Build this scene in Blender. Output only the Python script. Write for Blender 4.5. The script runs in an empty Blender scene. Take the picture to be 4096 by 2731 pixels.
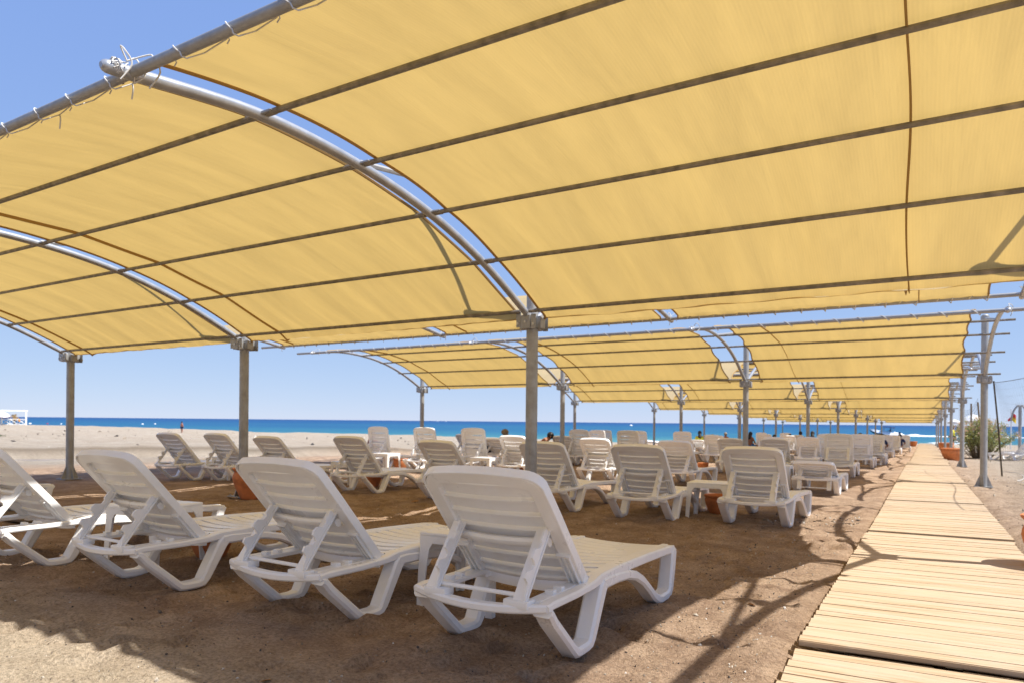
import bpy, bmesh, math, random
import numpy as np
from mathutils import Vector, Matrix, Euler

S = bpy.context.scene
COL = S.collection
R = math.radians
random.seed(7)
rng = np.random.default_rng(11)

# ------------------------------------------------------------------ camera
YAW, PIT, ROL = R(30.9558), R(-0.0422), R(0.5525)
fw = Vector((-math.sin(YAW) * math.cos(PIT), math.cos(YAW) * math.cos(PIT), math.sin(PIT)))
rt = Vector((math.cos(YAW), math.sin(YAW), 0))
up = rt.cross(fw)
rt2 = rt * math.cos(ROL) + up * math.sin(ROL)
up2 = up * math.cos(ROL) - rt * math.sin(ROL)
CAM = Vector((12.801, -6.315, 1.093))
cd = bpy.data.cameras.new('camera')
cam = bpy.data.objects.new('camera', cd)
COL.objects.link(cam)
m = Matrix((rt2, up2, -fw)).transposed().to_4x4()
m.translation = CAM
cam.matrix_world = m
cd.sensor_width = 36.0
cd.lens = 24.116
cd.shift_y = 0.07835
cd.clip_start = 0.05
cd.clip_end = 80000
cd.dof.use_dof = True
cd.dof.focus_distance = 3.4
cd.dof.aperture_fstop = 3.8
S.camera = cam

# ------------------------------------------------------------------ light
sun_dir = Vector((0.65, 0.12, 1.0)).normalized()
SUN_EL = math.asin(sun_dir.z)
SUN_AZ = math.atan2(sun_dir.x, sun_dir.y)
w = bpy.data.worlds.new('World')
S.world = w
w.use_nodes = True
nt = w.node_tree
bg = nt.nodes['Background']
sky = nt.nodes.new('ShaderNodeTexSky')
sky.sky_type = 'NISHITA'
sky.sun_disc = False
sky.sun_elevation = SUN_EL
sky.sun_rotation = SUN_AZ
sky.air_density = 0.6
sky.dust_density = 0.0
sky.ozone_density = 3.0
sky.altitude = 0
# thin summer air: the sky's contrast is compressed per channel as the photograph's tone curve does
sp_ = nt.nodes.new('ShaderNodeSeparateColor')
cb_ = nt.nodes.new('ShaderNodeCombineColor')
nt.links.new(sky.outputs[0], sp_.inputs[0])
for ch, (ex_, gain) in enumerate(((0.40, 1.40), (0.31, 1.83), (0.10, 3.55))):
    pw = nt.nodes.new('ShaderNodeMath')
    pw.operation = 'POWER'
    pw.inputs[1].default_value = ex_
    ml = nt.nodes.new('ShaderNodeMath')
    ml.operation = 'MULTIPLY'
    ml.inputs[1].default_value = gain
    nt.links.new(sp_.outputs[ch], pw.inputs[0])
    nt.links.new(pw.outputs[0], ml.inputs[0])
    nt.links.new(ml.outputs[0], cb_.inputs[ch])
nt.links.new(cb_.outputs[0], bg.inputs[0])
bg.inputs[1].default_value = 0.127
sl = bpy.data.lights.new('sun', 'SUN')
sl.energy = 4.6
sl.angle = R(0.53)
sl.color = (1.0, 0.96, 0.89)
so = bpy.data.objects.new('sun', sl)
COL.objects.link(so)
so.rotation_euler = sun_dir.to_track_quat('Z', 'Y').to_euler()
so.location = (20, 0, 30)
S.view_settings.view_transform = 'Standard'
S.view_settings.look = 'None'
S.view_settings.exposure = 0.74
S.view_settings.gamma = 1.0
S.view_settings.use_curve_mapping = False
S.render.engine = 'CYCLES'
S.cycles.use_denoising = True
S.cycles.max_bounces = 9
S.cycles.diffuse_bounces = 5
S.cycles.glossy_bounces = 3
S.cycles.transmission_bounces = 4
S.cycles.sample_clamp_indirect = 6.0

# ------------------------------------------------------------------ helpers
SLOPE = 0.01177


class MB:
    def __init__(self):
        self.v, self.f = [], []

    def add(self, verts, faces):
        o = len(self.v)
        self.v += [tuple(p) for p in verts]
        self.f += [tuple(i + o for i in q) for q in faces]
        return self

    def box(self, x0, x1, y0, y1, z0, z1, M=None):
        vs = [Vector((x, y, z)) for z in (z0, z1) for y in (y0, y1) for x in (x0, x1)]
        if M is not None:
            vs = [M @ p for p in vs]
        return self.add(vs, [(0, 2, 3, 1), (4, 5, 7, 6), (0, 1, 5, 4), (2, 6, 7, 3), (0, 4, 6, 2), (1, 3, 7, 5)])

    def bbox_bev(self, x0, x1, y0, y1, z0, z1, b=0.008, M=None):
        bm = bmesh.new()
        bmesh.ops.create_cube(bm, size=1)
        for q in bm.verts:
            q.co = Vector(((x0 + x1) / 2 + q.co.x * (x1 - x0), (y0 + y1) / 2 + q.co.y * (y1 - y0), (z0 + z1) / 2 + q.co.z * (z1 - z0)))
        bmesh.ops.bevel(bm, geom=bm.edges[:], offset=b, segments=2, profile=.6, affect='EDGES')
        return self.bm(bm, M)

    def bm(self, bm, M=None):
        bm.verts.index_update()
        vs = [(M @ q.co) if M is not None else q.co.copy() for q in bm.verts]
        fs = [tuple(q.index for q in f.verts) for f in bm.faces]
        bm.free()
        return self.add(vs, fs)

    def tube(self, pts, r, n=10, caps=True, rs=None):
        pts = [Vector(p) for p in pts]
        N = len(pts)
        t = [(pts[min(i + 1, N - 1)] - pts[max(i - 1, 0)]).normalized() for i in range(N)]
        a = Vector((0, 0, 1)) if abs(t[0].z) < .9 else Vector((1, 0, 0))
        u = t[0].cross(a).normalized()
        vs = []
        for i in range(N):
            u = (u - t[i] * u.dot(t[i])).normalized()
            b = t[i].cross(u)
            rr = rs[i] if rs else r
            for k in range(n):
                an = 2 * math.pi * k / n
                vs.append(pts[i] + (u * math.cos(an) + b * math.sin(an)) * rr)
        fs = [(i * n + k, i * n + (k + 1) % n, (i + 1) * n + (k + 1) % n, (i + 1) * n + k) for i in range(N - 1) for k in range(n)]
        if caps:
            fs += [tuple(range(n))[::-1], tuple((N - 1) * n + k for k in range(n))]
        return self.add(vs, fs)

    def sweep(self, path, hw, c0, c1, mp, rad=0.008, close=True):
        """rounded-rectangle section swept along a planar path; c0..c1 is the extent across the plane; mp maps (a,b,c) to xyz"""
        P = [Vector((p[0], p[1])) for p in path]
        N = len(P)
        hws = hw if isinstance(hw, (list, tuple)) else [hw] * N
        vs = []
        for i in range(N):
            d0 = (P[i] - P[i - 1]).normalized() if i else None
            d1 = (P[i + 1] - P[i]).normalized() if i < N - 1 else None
            if d0 is None: d0 = d1
            if d1 is None: d1 = d0
            n0, n1 = Vector((-d0.y, d0.x)), Vector((-d1.y, d1.x))
            nn = (n0 + n1).normalized()
            k = 1 / max(.5, nn.dot(n0))
            h = hws[i]
            for (s, c) in ((-h + rad, c0), (h - rad, c0), (h, c0 + rad), (h, c1 - rad), (h - rad, c1), (-h + rad, c1), (-h, c1 - rad), (-h, c0 + rad)):
                q = P[i] + nn * (s * k)
                vs.append(mp(q.x, q.y, c))
        n = 8
        fs = [(i * n + k, i * n + (k + 1) % n, (i + 1) * n + (k + 1) % n, (i + 1) * n + k) for i in range(N - 1) for k in range(n)]
        if close:
            fs += [tuple(range(n))[::-1], tuple((N - 1) * n + k for k in range(n))]
        return self.add(vs, fs)

    def loft(self, rings, closed=True, caps=True):
        n = len(rings[0])
        vs = [p for r_ in rings for p in r_]
        fs = []
        for i in range(len(rings) - 1):
            for k in range(n if closed else n - 1):
                fs.append((i * n + k, i * n + (k + 1) % n, (i + 1) * n + (k + 1) % n, (i + 1) * n + k))
        if caps and closed:
            fs += [tuple(range(n))[::-1], tuple((len(rings) - 1) * n + k for k in range(n))]
        return self.add(vs, fs)

    def lathe(self, prof, n=28, cx=0, cy=0):
        rings = [[(cx + r_ * math.cos(2 * math.pi * k / n), cy + r_ * math.sin(2 * math.pi * k / n), z) for k in range(n)] for r_, z in prof]
        return self.loft(rings, True, True)

    def sphere(self, c, r, n=10, mrings=7, sc=(1, 1, 1)):
        rings = []
        for i in range(mrings + 1):
            th = math.pi * (0.02 + 0.96 * i / mrings)
            rings.append([(c[0] + r * sc[0] * math.sin(th) * math.cos(2 * math.pi * k / n), c[1] + r * sc[1] * math.sin(th) * math.sin(2 * math.pi * k / n), c[2] - r * sc[2] * math.cos(th)) for k in range(n)])
        return self.loft(rings, True, True)

    def mesh(self, name, mat, smooth=True, angle=40):
        me = bpy.data.meshes.new(name)
        me.from_pydata(self.v, [], self.f)
        me.update()
        bm = bmesh.new()
        bm.from_mesh(me)
        bmesh.ops.recalc_face_normals(bm, faces=bm.faces[:])
        if smooth:
            for f in bm.faces: f.smooth = True
            for e in bm.edges:
                if len(e.link_faces) == 2 and e.calc_face_angle(0) > R(angle):
                    e.smooth = False
        bm.to_mesh(me)
        bm.free()
        if mat: me.materials.append(mat)
        return me

    def build(self, name, mat, parent=None, smooth=True, angle=40):
        return link(name, self.mesh(name, mat, smooth, angle), parent)


def link(name, data, parent=None, loc=None, rot=None):
    o = bpy.data.objects.new(name, data)
    COL.objects.link(o)
    if parent is not None: o.parent = parent
    if loc is not None: o.location = loc
    if rot is not None: o.rotation_euler = rot
    return o


def thing(name, label, cat, loc=(0, 0, 0), rz=0, group=None):
    o = link(name, None, None, loc, (0, 0, rz))
    o.empty_display_size = .1
    return tag(o, label, cat, group)


def tag(o, label=None, cat=None, group=None, kind=None):
    if label: o['label'] = label
    if cat: o['category'] = cat
    if group: o['group'] = group
    if kind: o['kind'] = kind
    return o


def catmull(pts, per=6):
    pts = [Vector(p) for p in pts]
    out = []
    for i in range(len(pts) - 1):
        p0, p1, p2, p3 = pts[max(i - 1, 0)], pts[i], pts[i + 1], pts[min(i + 2, len(pts) - 1)]
        for k in range(per):
            t = k / per
            out.append(.5 * ((2 * p1) + (p2 - p0) * t + (2 * p0 - 5 * p1 + 4 * p2 - p3) * t * t + (-p0 + 3 * p1 - 3 * p2 + p3) * t ** 3))
    out.append(pts[-1])
    return out


# ------------------------------------------------------------------ materials
def mat(name):
    m_ = bpy.data.materials.new(name)
    m_.use_nodes = True
    nt_ = m_.node_tree
    return m_, nt_, nt_.nodes['Principled BSDF'], nt_.nodes['Material Output']


def N(nt_, t, **kw):
    n = nt_.nodes.new(t)
    for k, v_ in kw.items(): setattr(n, k, v_)
    return n


def coords(nt_, kind='Object', scale=(1, 1, 1), rot=(0, 0, 0)):
    tc = N(nt_, 'ShaderNodeTexCoord')
    mp = N(nt_, 'ShaderNodeMapping')
    mp.inputs['Scale'].default_value = scale
    mp.inputs['Rotation'].default_value = rot
    if kind == 'World':
        g_ = N(nt_, 'ShaderNodeNewGeometry')
        nt_.links.new(g_.outputs['Position'], mp.inputs[0])
    else:
        nt_.links.new(tc.outputs[kind], mp.inputs[0])
    return mp.outputs[0]


def noise(nt_, vec, scale, detail=4, rough=.55, dist=0):
    n = N(nt_, 'ShaderNodeTexNoise')
    n.inputs['Scale'].default_value = scale
    n.inputs['Detail'].default_value = detail
    n.inputs['Roughness'].default_value = rough
    n.inputs['Distortion'].default_value = dist
    nt_.links.new(vec, n.inputs['Vector'])
    return n.outputs['Fac']


def ramp(nt_, fac, stops):
    r_ = N(nt_, 'ShaderNodeValToRGB')
    els = r_.color_ramp.elements
    while len(els) < len(stops): els.new(.5)
    for e, (p, c) in zip(els, stops):
        e.position = p
        e.color = (*c, 1) if len(c) == 3 else c
    nt_.links.new(fac, r_.inputs[0])
    return r_.outputs[0]


def mix(nt_, fac, a, b, mode='MIX'):
    n = N(nt_, 'ShaderNodeMix', data_type='RGBA', blend_type=mode)
    for sock, val in ((n.inputs[0], fac), (n.inputs[6], a), (n.inputs[7], b)):
        if hasattr(val, 'is_linked'): nt_.links.new(val, sock)
        elif isinstance(val, (int, float)): sock.default_value = val
        else: sock.default_value = (*val, 1)
    return n.outputs[2]


def math_(nt_, op, a, b=None, clamp=False):
    n = N(nt_, 'ShaderNodeMath', operation=op, use_clamp=clamp)
    for i, val in enumerate((a, b)):
        if val is None: continue
        if hasattr(val, 'is_linked'): nt_.links.new(val, n.inputs[i])
        else: n.inputs[i].default_value = val
    return n.outputs[0]


def bump(nt_, bs, h, strength, dist):
    b = N(nt_, 'ShaderNodeBump')
    b.inputs['Strength'].default_value = strength
    b.inputs['Distance'].default_value = dist
    nt_.links.new(h, b.inputs['Height'])
    nt_.links.new(b.outputs[0], bs.inputs['Normal'])
    return b


def simple(name, col, rough=.6, metal=0, spec=.5, nz=0.0, nscale=8, bmp=0):
    m_, t, bs, _ = mat(name)
    bs.inputs['Roughness'].default_value = rough
    bs.inputs['Metallic'].default_value = metal
    bs.inputs['Specular IOR Level'].default_value = spec
    if nz:
        f = noise(t, coords(t), nscale)
        c = ramp(t, f, [(.3, tuple(x * (1 - nz) for x in col)), (.7, tuple(min(1, x * (1 + nz)) for x in col))])
        t.links.new(c, bs.inputs['Base Color'])
        if bmp: bump(t, bs, f, bmp, .01)
    else:
        bs.inputs['Base Color'].default_value = (*col, 1)
    return m_


M = {}
# white moulded plastic, a little dusty
m_, t, bs, _ = mat('white_plastic')
oi = N(t, 'ShaderNodeObjectInfo')
f = noise(t, coords(t, 'World'), 5, 6, .65)
f2 = noise(t, coords(t, 'World'), 38, 4, .6)
c = ramp(t, f, [(.30, (.83, .82, .80)), (.55, (.875, .87, .86))])
c = mix(t, math_(t, 'MULTIPLY', ramp(t, f2, [(.62, (0, 0, 0)), (.80, (1, 1, 1))]), .18), c, (.60, .55, .48))
t.links.new(c, bs.inputs['Base Color'])
t.links.new(ramp(t, f, [(.3, (.42,) * 3), (.7, (.24,) * 3)]), bs.inputs['Roughness'])
bs.inputs['Specular IOR Level'].default_value = .6
bs.inputs['Coat Weight'].default_value = .25
bs.inputs['Coat Roughness'].default_value = .22
bump(t, bs, f2, .03, .001)
M['plastic'] = m_

# galvanised steel
m_, t, bs, _ = mat('galvanised_steel')
v1 = coords(t, 'World')
f = noise(t, v1, 11, 6, .7)
f2 = noise(t, coords(t, 'World', (30, 30, 3)), 1.0, 5, .7)
c = ramp(t, f, [(.25, (.30, .295, .285)), (.5, (.36, .357, .35)), (.75, (.43, .43, .42))])
c = mix(t, ramp(t, f2, [(.60, (0, 0, 0)), (.76, (.6, .6, .6))]), c, (.21, .175, .135))
t.links.new(c, bs.inputs['Base Color'])
bs.inputs['Metallic'].default_value = .45
t.links.new(ramp(t, f, [(.3, (.62,) * 3), (.7, (.42,) * 3)]), bs.inputs['Roughness'])
bump(t, bs, f, .12, .004)
M['steel'] = m_
M['dull_steel'] = simple('dull_brown_steel', (.225, .20, .165), .6, .25, .4, .35, 14, .1)  # darker, browner steel than the posts, used for the purlins

m_, t, bs, _ = mat('painted_pipe')
f = noise(t, coords(t, 'World'), 9, 5, .6)
t.links.new(ramp(t, f, [(.3, (.36, .375, .40)), (.7, (.50, .51, .53))]), bs.inputs['Base Color'])
bs.inputs['Metallic'].default_value = .5
bs.inputs['Roughness'].default_value = .36
M['pipe'] = m_


# shade fabric
def fabric_mat(name, tint, stripe):
    m_, t, bs, out = mat(name)
    t.nodes.remove(bs)
    uv = N(t, 'ShaderNodeTexCoord').outputs['UV']

    def mp(sc):
        q = N(t, 'ShaderNodeMapping')
        q.inputs['Scale'].default_value = sc
        t.links.new(uv, q.inputs[0])
        return q.outputs[0]
    long_ = noise(t, mp((2.2, .35, 1)), 2.2, 5, .62, .4)      # streaks that run along the arch
    long2 = noise(t, mp((14, .8, 1)), 1.0, 4, .6)
    blot = noise(t, mp((1, 1, 1)), 1.6, 5, .6)
    fine = noise(t, mp((90, 90, 1)), 1.0, 3, .6)
    base = ramp(t, long_, [(.25, tuple(x * .80 for x in tint)), (.62, tint), (.9, tuple(min(1, x * 1.06) for x in tint))])
    base = mix(t, math_(t, 'MULTIPLY', ramp(t, long2, [(.55, (0, 0, 0)), (.8, (1, 1, 1))]), .34), base, tuple(x * .72 for x in tint))
    base = mix(t, math_(t, 'MULTIPLY', ramp(t, blot, [(.58, (0, 0, 0)), (.78, (1, 1, 1))]), .16), base, (tint[0] * .72, tint[1] * .68, tint[2] * .75))
    base = mix(t, math_(t, 'MULTIPLY', ramp(t, fine, [(.35, (0, 0, 0)), (.75, (1, 1, 1))]), .12), base, tuple(x * .7 for x in tint))
    wv = N(t, 'ShaderNodeTexWave', wave_type='BANDS', bands_direction='X')
    wv.inputs['Scale'].default_value = 16.0
    wv.inputs['Distortion'].default_value = .3
    t.links.new(mp((1, 1, 1)), wv.inputs[0])
    base = mix(t, math_(t, 'MULTIPLY', wv.outputs['Fac'], stripe), base, tuple(min(1, x * 1.25) for x in tint))
    tr = N(t, 'ShaderNodeBsdfTranslucent')
    df = N(t, 'ShaderNodeBsdfDiffuse')
    mx = N(t, 'ShaderNodeMixShader')
    t.links.new(base, tr.inputs[0])
    t.links.new(mix(t, .72, base, (.74, .64, .43)), df.inputs[0])
    mx.inputs[0].default_value = .5
    t.links.new(tr.outputs[0], mx.inputs[1])
    t.links.new(df.outputs[0], mx.inputs[2])
    b = N(t, 'ShaderNodeBump')
    b.inputs['Strength'].default_value = .35
    b.inputs['Distance'].default_value = .02
    t.links.new(math_(t, 'ADD', long_, math_(t, 'MULTIPLY', long2, .4)), b.inputs['Height'])
    t.links.new(b.outputs[0], tr.inputs['Normal'])
    t.links.new(b.outputs[0], df.inputs['Normal'])
    t.links.new(mx.outputs[0], out.inputs[0])
    return m_


M['fabric'] = fabric_mat('shade_fabric', (.585, .395, .120), .13)
M['seam'] = simple('fabric_hem', (.34, .20, .06), .9)

M['rope'] = simple('white_rope', (.62, .60, .56), .85)
M['terracotta'] = simple('terracotta', (.56, .20, .075), .7, 0, .3, .22, 9, .1)
M['soil'] = simple('pot_soil', (.10, .07, .045), .95)
M['rubber'] = simple('dark_rubber', (.03, .03, .03), .7)
M['bolt'] = simple('zinc_bolt', (.55, .55, .54), .4, .7)

# sand
m_, t, bs, _ = mat('sand')
pos = coords(t, 'World')
sep = N(t, 'ShaderNodeSeparateXYZ')
t.links.new(pos, sep.inputs[0])
big = noise(t, pos, .35, 5, .55)
mid = noise(t, pos, 3.2, 7, .68, .4)
fin = noise(t, pos, 60, 5, .7)
grit = noise(t, pos, 240, 2, .6)
tracks = noise(t, coords(t, 'World', (.35, 1.3, 1)), 1.6, 6, .62, .6)
near_c = ramp(t, mid, [(.36, (.31, .205, .138)), (.5, (.43, .298, .205)), (.64, (.55, .395, .275))])
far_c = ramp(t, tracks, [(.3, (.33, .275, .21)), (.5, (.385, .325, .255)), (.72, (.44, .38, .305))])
# the beach left, right and seaward of the raked rows is drier and paler
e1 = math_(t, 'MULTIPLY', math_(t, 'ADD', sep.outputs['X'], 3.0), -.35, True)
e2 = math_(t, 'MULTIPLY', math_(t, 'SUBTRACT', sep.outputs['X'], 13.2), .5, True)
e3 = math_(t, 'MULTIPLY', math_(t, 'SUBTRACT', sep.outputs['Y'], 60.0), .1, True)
lit_front = math_(t, 'MULTIPLY', math_(t, 'ADD', sep.outputs['Y'], 4.05), -1.3, True)  # front strip: brightness of the sunlit sand put into its colour
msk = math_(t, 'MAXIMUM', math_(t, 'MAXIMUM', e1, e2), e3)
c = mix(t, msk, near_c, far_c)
c = mix(t, math_(t, 'MULTIPLY', lit_front, math_(t, 'LESS_THAN', sep.outputs['X'], 12.2)), c, ramp(t, mid, [(.36, (.50, .41, .30)), (.64, (.66, .56, .43))]))
sd = math_(t, 'ADD', math_(t, 'SUBTRACT', sep.outputs['X'], math_(t, 'MULTIPLY', math_(t, 'SUBTRACT', sep.outputs['Y'], 3.0), .55)), 10.15)
sd = math_(t, 'SUBTRACT', 1.0, math_(t, 'MULTIPLY', math_(t, 'ABSOLUTE', sd), 2.0), True)
sd = math_(t, 'MULTIPLY', sd, math_(t, 'MULTIPLY', math_(t, 'GREATER_THAN', sep.outputs['Y'], .8), math_(t, 'LESS_THAN', sep.outputs['Y'], 15.0)))
c = mix(t, math_(t, 'MULTIPLY', sd, .85), c, (.17, .135, .095))
c = mix(t, math_(t, 'MULTIPLY', ramp(t, big, [(.35, (0, 0, 0)), (.7, (1, 1, 1))]), .30), c, (.30, .215, .14))
c = mix(t, .62, c, ramp(t, fin, [(.34, (.40, .38, .36)), (.5, (1, 1, 1)), (.66, (1.45, 1.45, 1.45))]), 'MULTIPLY')
c = mix(t, math_(t, 'MULTIPLY', ramp(t, grit, [(.66, (0, 0, 0)), (.74, (1, 1, 1))]), .5), c, (.55, .50, .42))
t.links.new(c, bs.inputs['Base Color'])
bs.inputs['Roughness'].default_value = .95
bs.inputs['Specular IOR Level'].default_value = .15
hb = math_(t, 'ADD', math_(t, 'MULTIPLY', fin, .8), math_(t, 'ADD', math_(t, 'MULTIPLY', mid, 1.2), math_(t, 'MULTIPLY', tracks, 2.0)))
bump(t, bs, math_(t, 'ADD', hb, math_(t, 'MULTIPLY', grit, .2)), .9, .04)
M['sand'] = m_

# pine planks
m_, t, bs, _ = mat('pale_pine')
oi = N(t, 'ShaderNodeObjectInfo')
mpv = N(t, 'ShaderNodeVectorMath', operation='ADD')
t.links.new(coords(t, 'Object', (2.0, 45, 45)), mpv.inputs[0])
sc = N(t, 'ShaderNodeVectorMath', operation='SCALE')
sc.inputs[0].default_value = (37, 91, 13)
t.links.new(oi.outputs['Random'], sc.inputs['Scale'])
t.links.new(sc.outputs[0], mpv.inputs[1])
gr = noise(t, mpv.outputs[0], 1.3, 6, .65, .5)
st = noise(t, coords(t, 'World', (3, 9, 3)), 1.2, 5, .6)
c = ramp(t, gr, [(.3, (.27, .175, .09)), (.48, (.43, .315, .20)), (.7, (.53, .405, .28))])
c = mix(t, math_(t, 'MULTIPLY', oi.outputs['Random'], .6), c, (.50, .40, .295))
c = mix(t, math_(t, 'MULTIPLY', ramp(t, st, [(.5, (0, 0, 0)), (.75, (1, 1, 1))]), .55), c, (.48, .42, .34))
sp = noise(t, coords(t, 'World', (30, 80, 30)), 1.0, 3, .6)
c = mix(t, math_(t, 'MULTIPLY', ramp(t, sp, [(.68, (0, 0, 0)), (.74, (1, 1, 1))]), .6), c, (.20, .13, .07))
t.links.new(c, bs.inputs['Base Color'])
bs.inputs['Roughness'].default_value = .78
bs.inputs['Specular IOR Level'].default_value = .2
bump(t, bs, gr, .35, .003)
M['pine'] = m_
M['bearer'] = simple('dark_bearer', (.10, .07, .045), .9)

# sea
m_, t, bs, _ = mat('sea_water')
pos = coords(t, 'World')
ln = N(t, 'ShaderNodeVectorMath', operation='DISTANCE')
t.links.new(pos, ln.inputs[0])
ln.inputs[1].default_value = (5, -20, -1)
dist = math_(t, 'MULTIPLY', math_(t, 'LOGARITHM', ln.outputs['Value'], 10.0), .25)
stre = noise(t, coords(t, 'World', (.004, .02, 1)), 1.0, 5, .6)
d2 = math_(t, 'ADD', dist, math_(t, 'MULTIPLY', math_(t, 'SUBTRACT', stre, .5), .22))
c = ramp(t, d2, [(.46, (.075, .215, .225)), (.51, (.036, .160, .215)), (.58, (.018, .112, .205)), (.70, (.012, .078, .190)), (.95, (.010, .050, .165))])
t.links.new(c, bs.inputs['Base Color'])
bs.inputs['Roughness'].default_value = .55
bs.inputs['Specular IOR Level'].default_value = .12
wv = noise(t, coords(t, 'World', (.35, 1.0, 1)), .9, 6, .65)
bump(t, bs, wv, .8, .6)
M['sea'] = m_
M['foam'] = simple('sea_foam', (.78, .80, .80), .8, 0, .2, .1, 3)
m_, t, bs, _ = mat('stream_water')
bs.inputs['Base Color'].default_value = (.10, .13, .19, 1)
bs.inputs['Roughness'].default_value = .12
bump(t, bs, noise(t, coords(t, 'World'), 5, 3), .15, .02)
M['stream'] = m_

for k, cc, rr in [('skin_tan', (.36, .17, .10), .55), ('skin_red', (.40, .17, .11), .55), ('skin_brown', (.23, .105, .06), .5), ('hair_dark', (.015, .012, .010), .5), ('hair_grey', (.25, .22, .19), .6),
                  ('cloth_yellow', (.55, .52, .05), .8), ('cloth_black', (.012, .013, .02), .85), ('cloth_blue', (.05, .17, .38), .8), ('cloth_navy', (.015, .03, .09), .85), ('cloth_white', (.75, .75, .75), .8),
                  ('cloth_maroon', (.16, .03, .035), .8), ('scarf_sand', (.22, .17, .11), .85), ('red_flag', (.55, .02, .03), .7), ('yellow_flag', (.75, .50, .01), .7), ('white_paint', (.80, .80, .79), .45),
                  ('orange_float', (.85, .32, .02), .5), ('dark_pole', (.07, .055, .035), .8), ('wood_pole', (.16, .12, .075), .85), ('hull_white', (.78, .79, .80), .3), ('hull_teal', (.02, .10, .13), .3), ('canvas_navy', (.015, .03, .10), .8),
                  ('umbrella_white', (.72, .72, .71), .8), ('umbrella_purple', (.16, .09, .14), .8), ('glass_dark', (.02, .04, .05), .1), ('towel_blue', (.03, .06, .22), .9), ('towel_stripe', (.10, .20, .34), .9),
                  ('twig', (.16, .12, .075), .9), ('net_line', (.16, .16, .16), .8), ('dry_frond', (.40, .27, .13), .9), ('dead_leaf', (.42, .22, .08), .8), ('stone', (.22, .20, .18), .9)]:
    M[k] = simple(k, cc, rr, 0, .3, .12, 6)


def leaf_mat(name, a, b):
    m_, t, bs, out = mat(name)
    g_ = N(t, 'ShaderNodeNewGeometry')
    c = ramp(t, g_.outputs['Random Per Island'], [(0, a), (1, b)])
    t.links.new(c, bs.inputs['Base Color'])
    bs.inputs['Roughness'].default_value = .55
    tr = N(t, 'ShaderNodeBsdfTranslucent')
    t.links.new(c, tr.inputs[0])
    mx = N(t, 'ShaderNodeMixShader')
    mx.inputs[0].default_value = .3
    t.links.new(bs.outputs[0], mx.inputs[1])
    t.links.new(tr.outputs[0], mx.inputs[2])
    t.links.new(mx.outputs[0], out.inputs[0])
    return m_


M['leaf'] = leaf_mat('oleander_leaf', (.16, .20, .05), (.50, .50, .18))
M['flower'] = leaf_mat('oleander_flower', (.58, .36, .24), (.72, .52, .40))
M['tuft'] = leaf_mat('grass_blade', (.10, .15, .05), (.20, .24, .10))
m_, t, bs, _ = mat('pebble')
g_ = N(t, 'ShaderNodeNewGeometry')
c = ramp(t, g_.outputs['Random Per Island'], [(0, (.05, .045, .045)), (.35, (.16, .13, .10)), (.6, (.30, .25, .19)), (.85, (.45, .40, .33)), (1, (.68, .65, .60))])
t.links.new(c, bs.inputs['Base Color'])
bs.inputs['Roughness'].default_value = .8
M['pebble'] = m_

# ------------------------------------------------------------------ ground
SHX = np.array([-500, -125, -110, -74, -60, -50, -40, -28, -18, -8, -4, 0, 4, 12, 20, 60, 300, 900.])
SHY = np.array([80, 57, 59, 58, 52, 57, 58, 54, 51, 45.5, 47, 60, 70, 79, 84, 100, 140, 220.])


def vnoise(x, y, sc, seed):
    g_ = np.random.default_rng(seed).random((128, 128))
    u, v = x * sc, y * sc
    i, j = np.floor(u).astype(int), np.floor(v).astype(int)
    a, b = u - i, v - j
    a, b = a * a * (3 - 2 * a), b * b * (3 - 2 * b)
    i0, i1, j0, j1 = i % 128, (i + 1) % 128, j % 128, (j + 1) % 128
    return (g_[i0, j0] * (1 - a) + g_[i1, j0] * a) * (1 - b) + (g_[i0, j1] * (1 - a) + g_[i1, j1] * a) * b


def sstep(a, b, x):
    t_ = np.clip((x - a) / (b - a), 0, 1)
    return t_ * t_ * (3 - 2 * t_)


def stream_x(y):
    return -8.9 + .55 * (y - 3)


def ground_z(x, y, detail=True):
    x, y = np.asarray(x, float), np.asarray(y, float)
    z = -SLOPE * y
    z = z + .23 * sstep(-60, -112, x)
    shore = np.interp(x, SHX, SHY) + 1.6 * (vnoise(x + 300, y * 0 + 5, .12, 3) - .5)
    z = z + .10 * sstep(-7, -1, y - shore) * (vnoise(x + 200, y, .18, 4))
    z = np.where(y > shore, z - (y - shore) * .22, z)
    z = np.maximum(z, -3.5)
    # the little stream channel to the left
    d = x - stream_x(y)
    ch = sstep(-.2, 2.2, y) * sstep(17, 13, y)
    z = z - .16 * ch * np.exp(-(d / .75) ** 4) + .22 * ch * np.exp(-((d + 1.7) / .8) ** 2)
    if detail:
        out = sstep(2, -6, x) + sstep(13.4, 15, x)
        walk = sstep(11.95, 12.3, x) * sstep(13.8, 13.45, x)
        amp = (1 - walk)
        z = z + amp * ((vnoise(x, y, .9, 21) - .5) * .045 + (vnoise(x, y, 2.6, 22) - .5) * .032 + (vnoise(x, y, 6.5, 23) - .5) * .016)
        z = z + np.clip(out, 0, 1) * ((vnoise(x, y, .35, 24) - .5) * .14 + (vnoise(x, y, 1.4, 25) - .5) * .06) * sstep(0, 3, np.abs(x - 12.9))
        z = z - walk * .02 + .030 * np.exp(-((x - 12.22) / .13) ** 2) * (.5 + vnoise(x, y, 2.2, 26)) + .030 * np.exp(-((x - 13.66) / .14) ** 2) * (.5 + vnoise(x, y, 2.2, 27))
    return z


def gz(x, y):
    return float(ground_z(x, y, False))


def axis(segs):
    out = []
    for a, b, n in segs:
        out += list(np.linspace(a, b, n, endpoint=False))
    out.append(segs[-1][1])
    return np.array(out)


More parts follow.
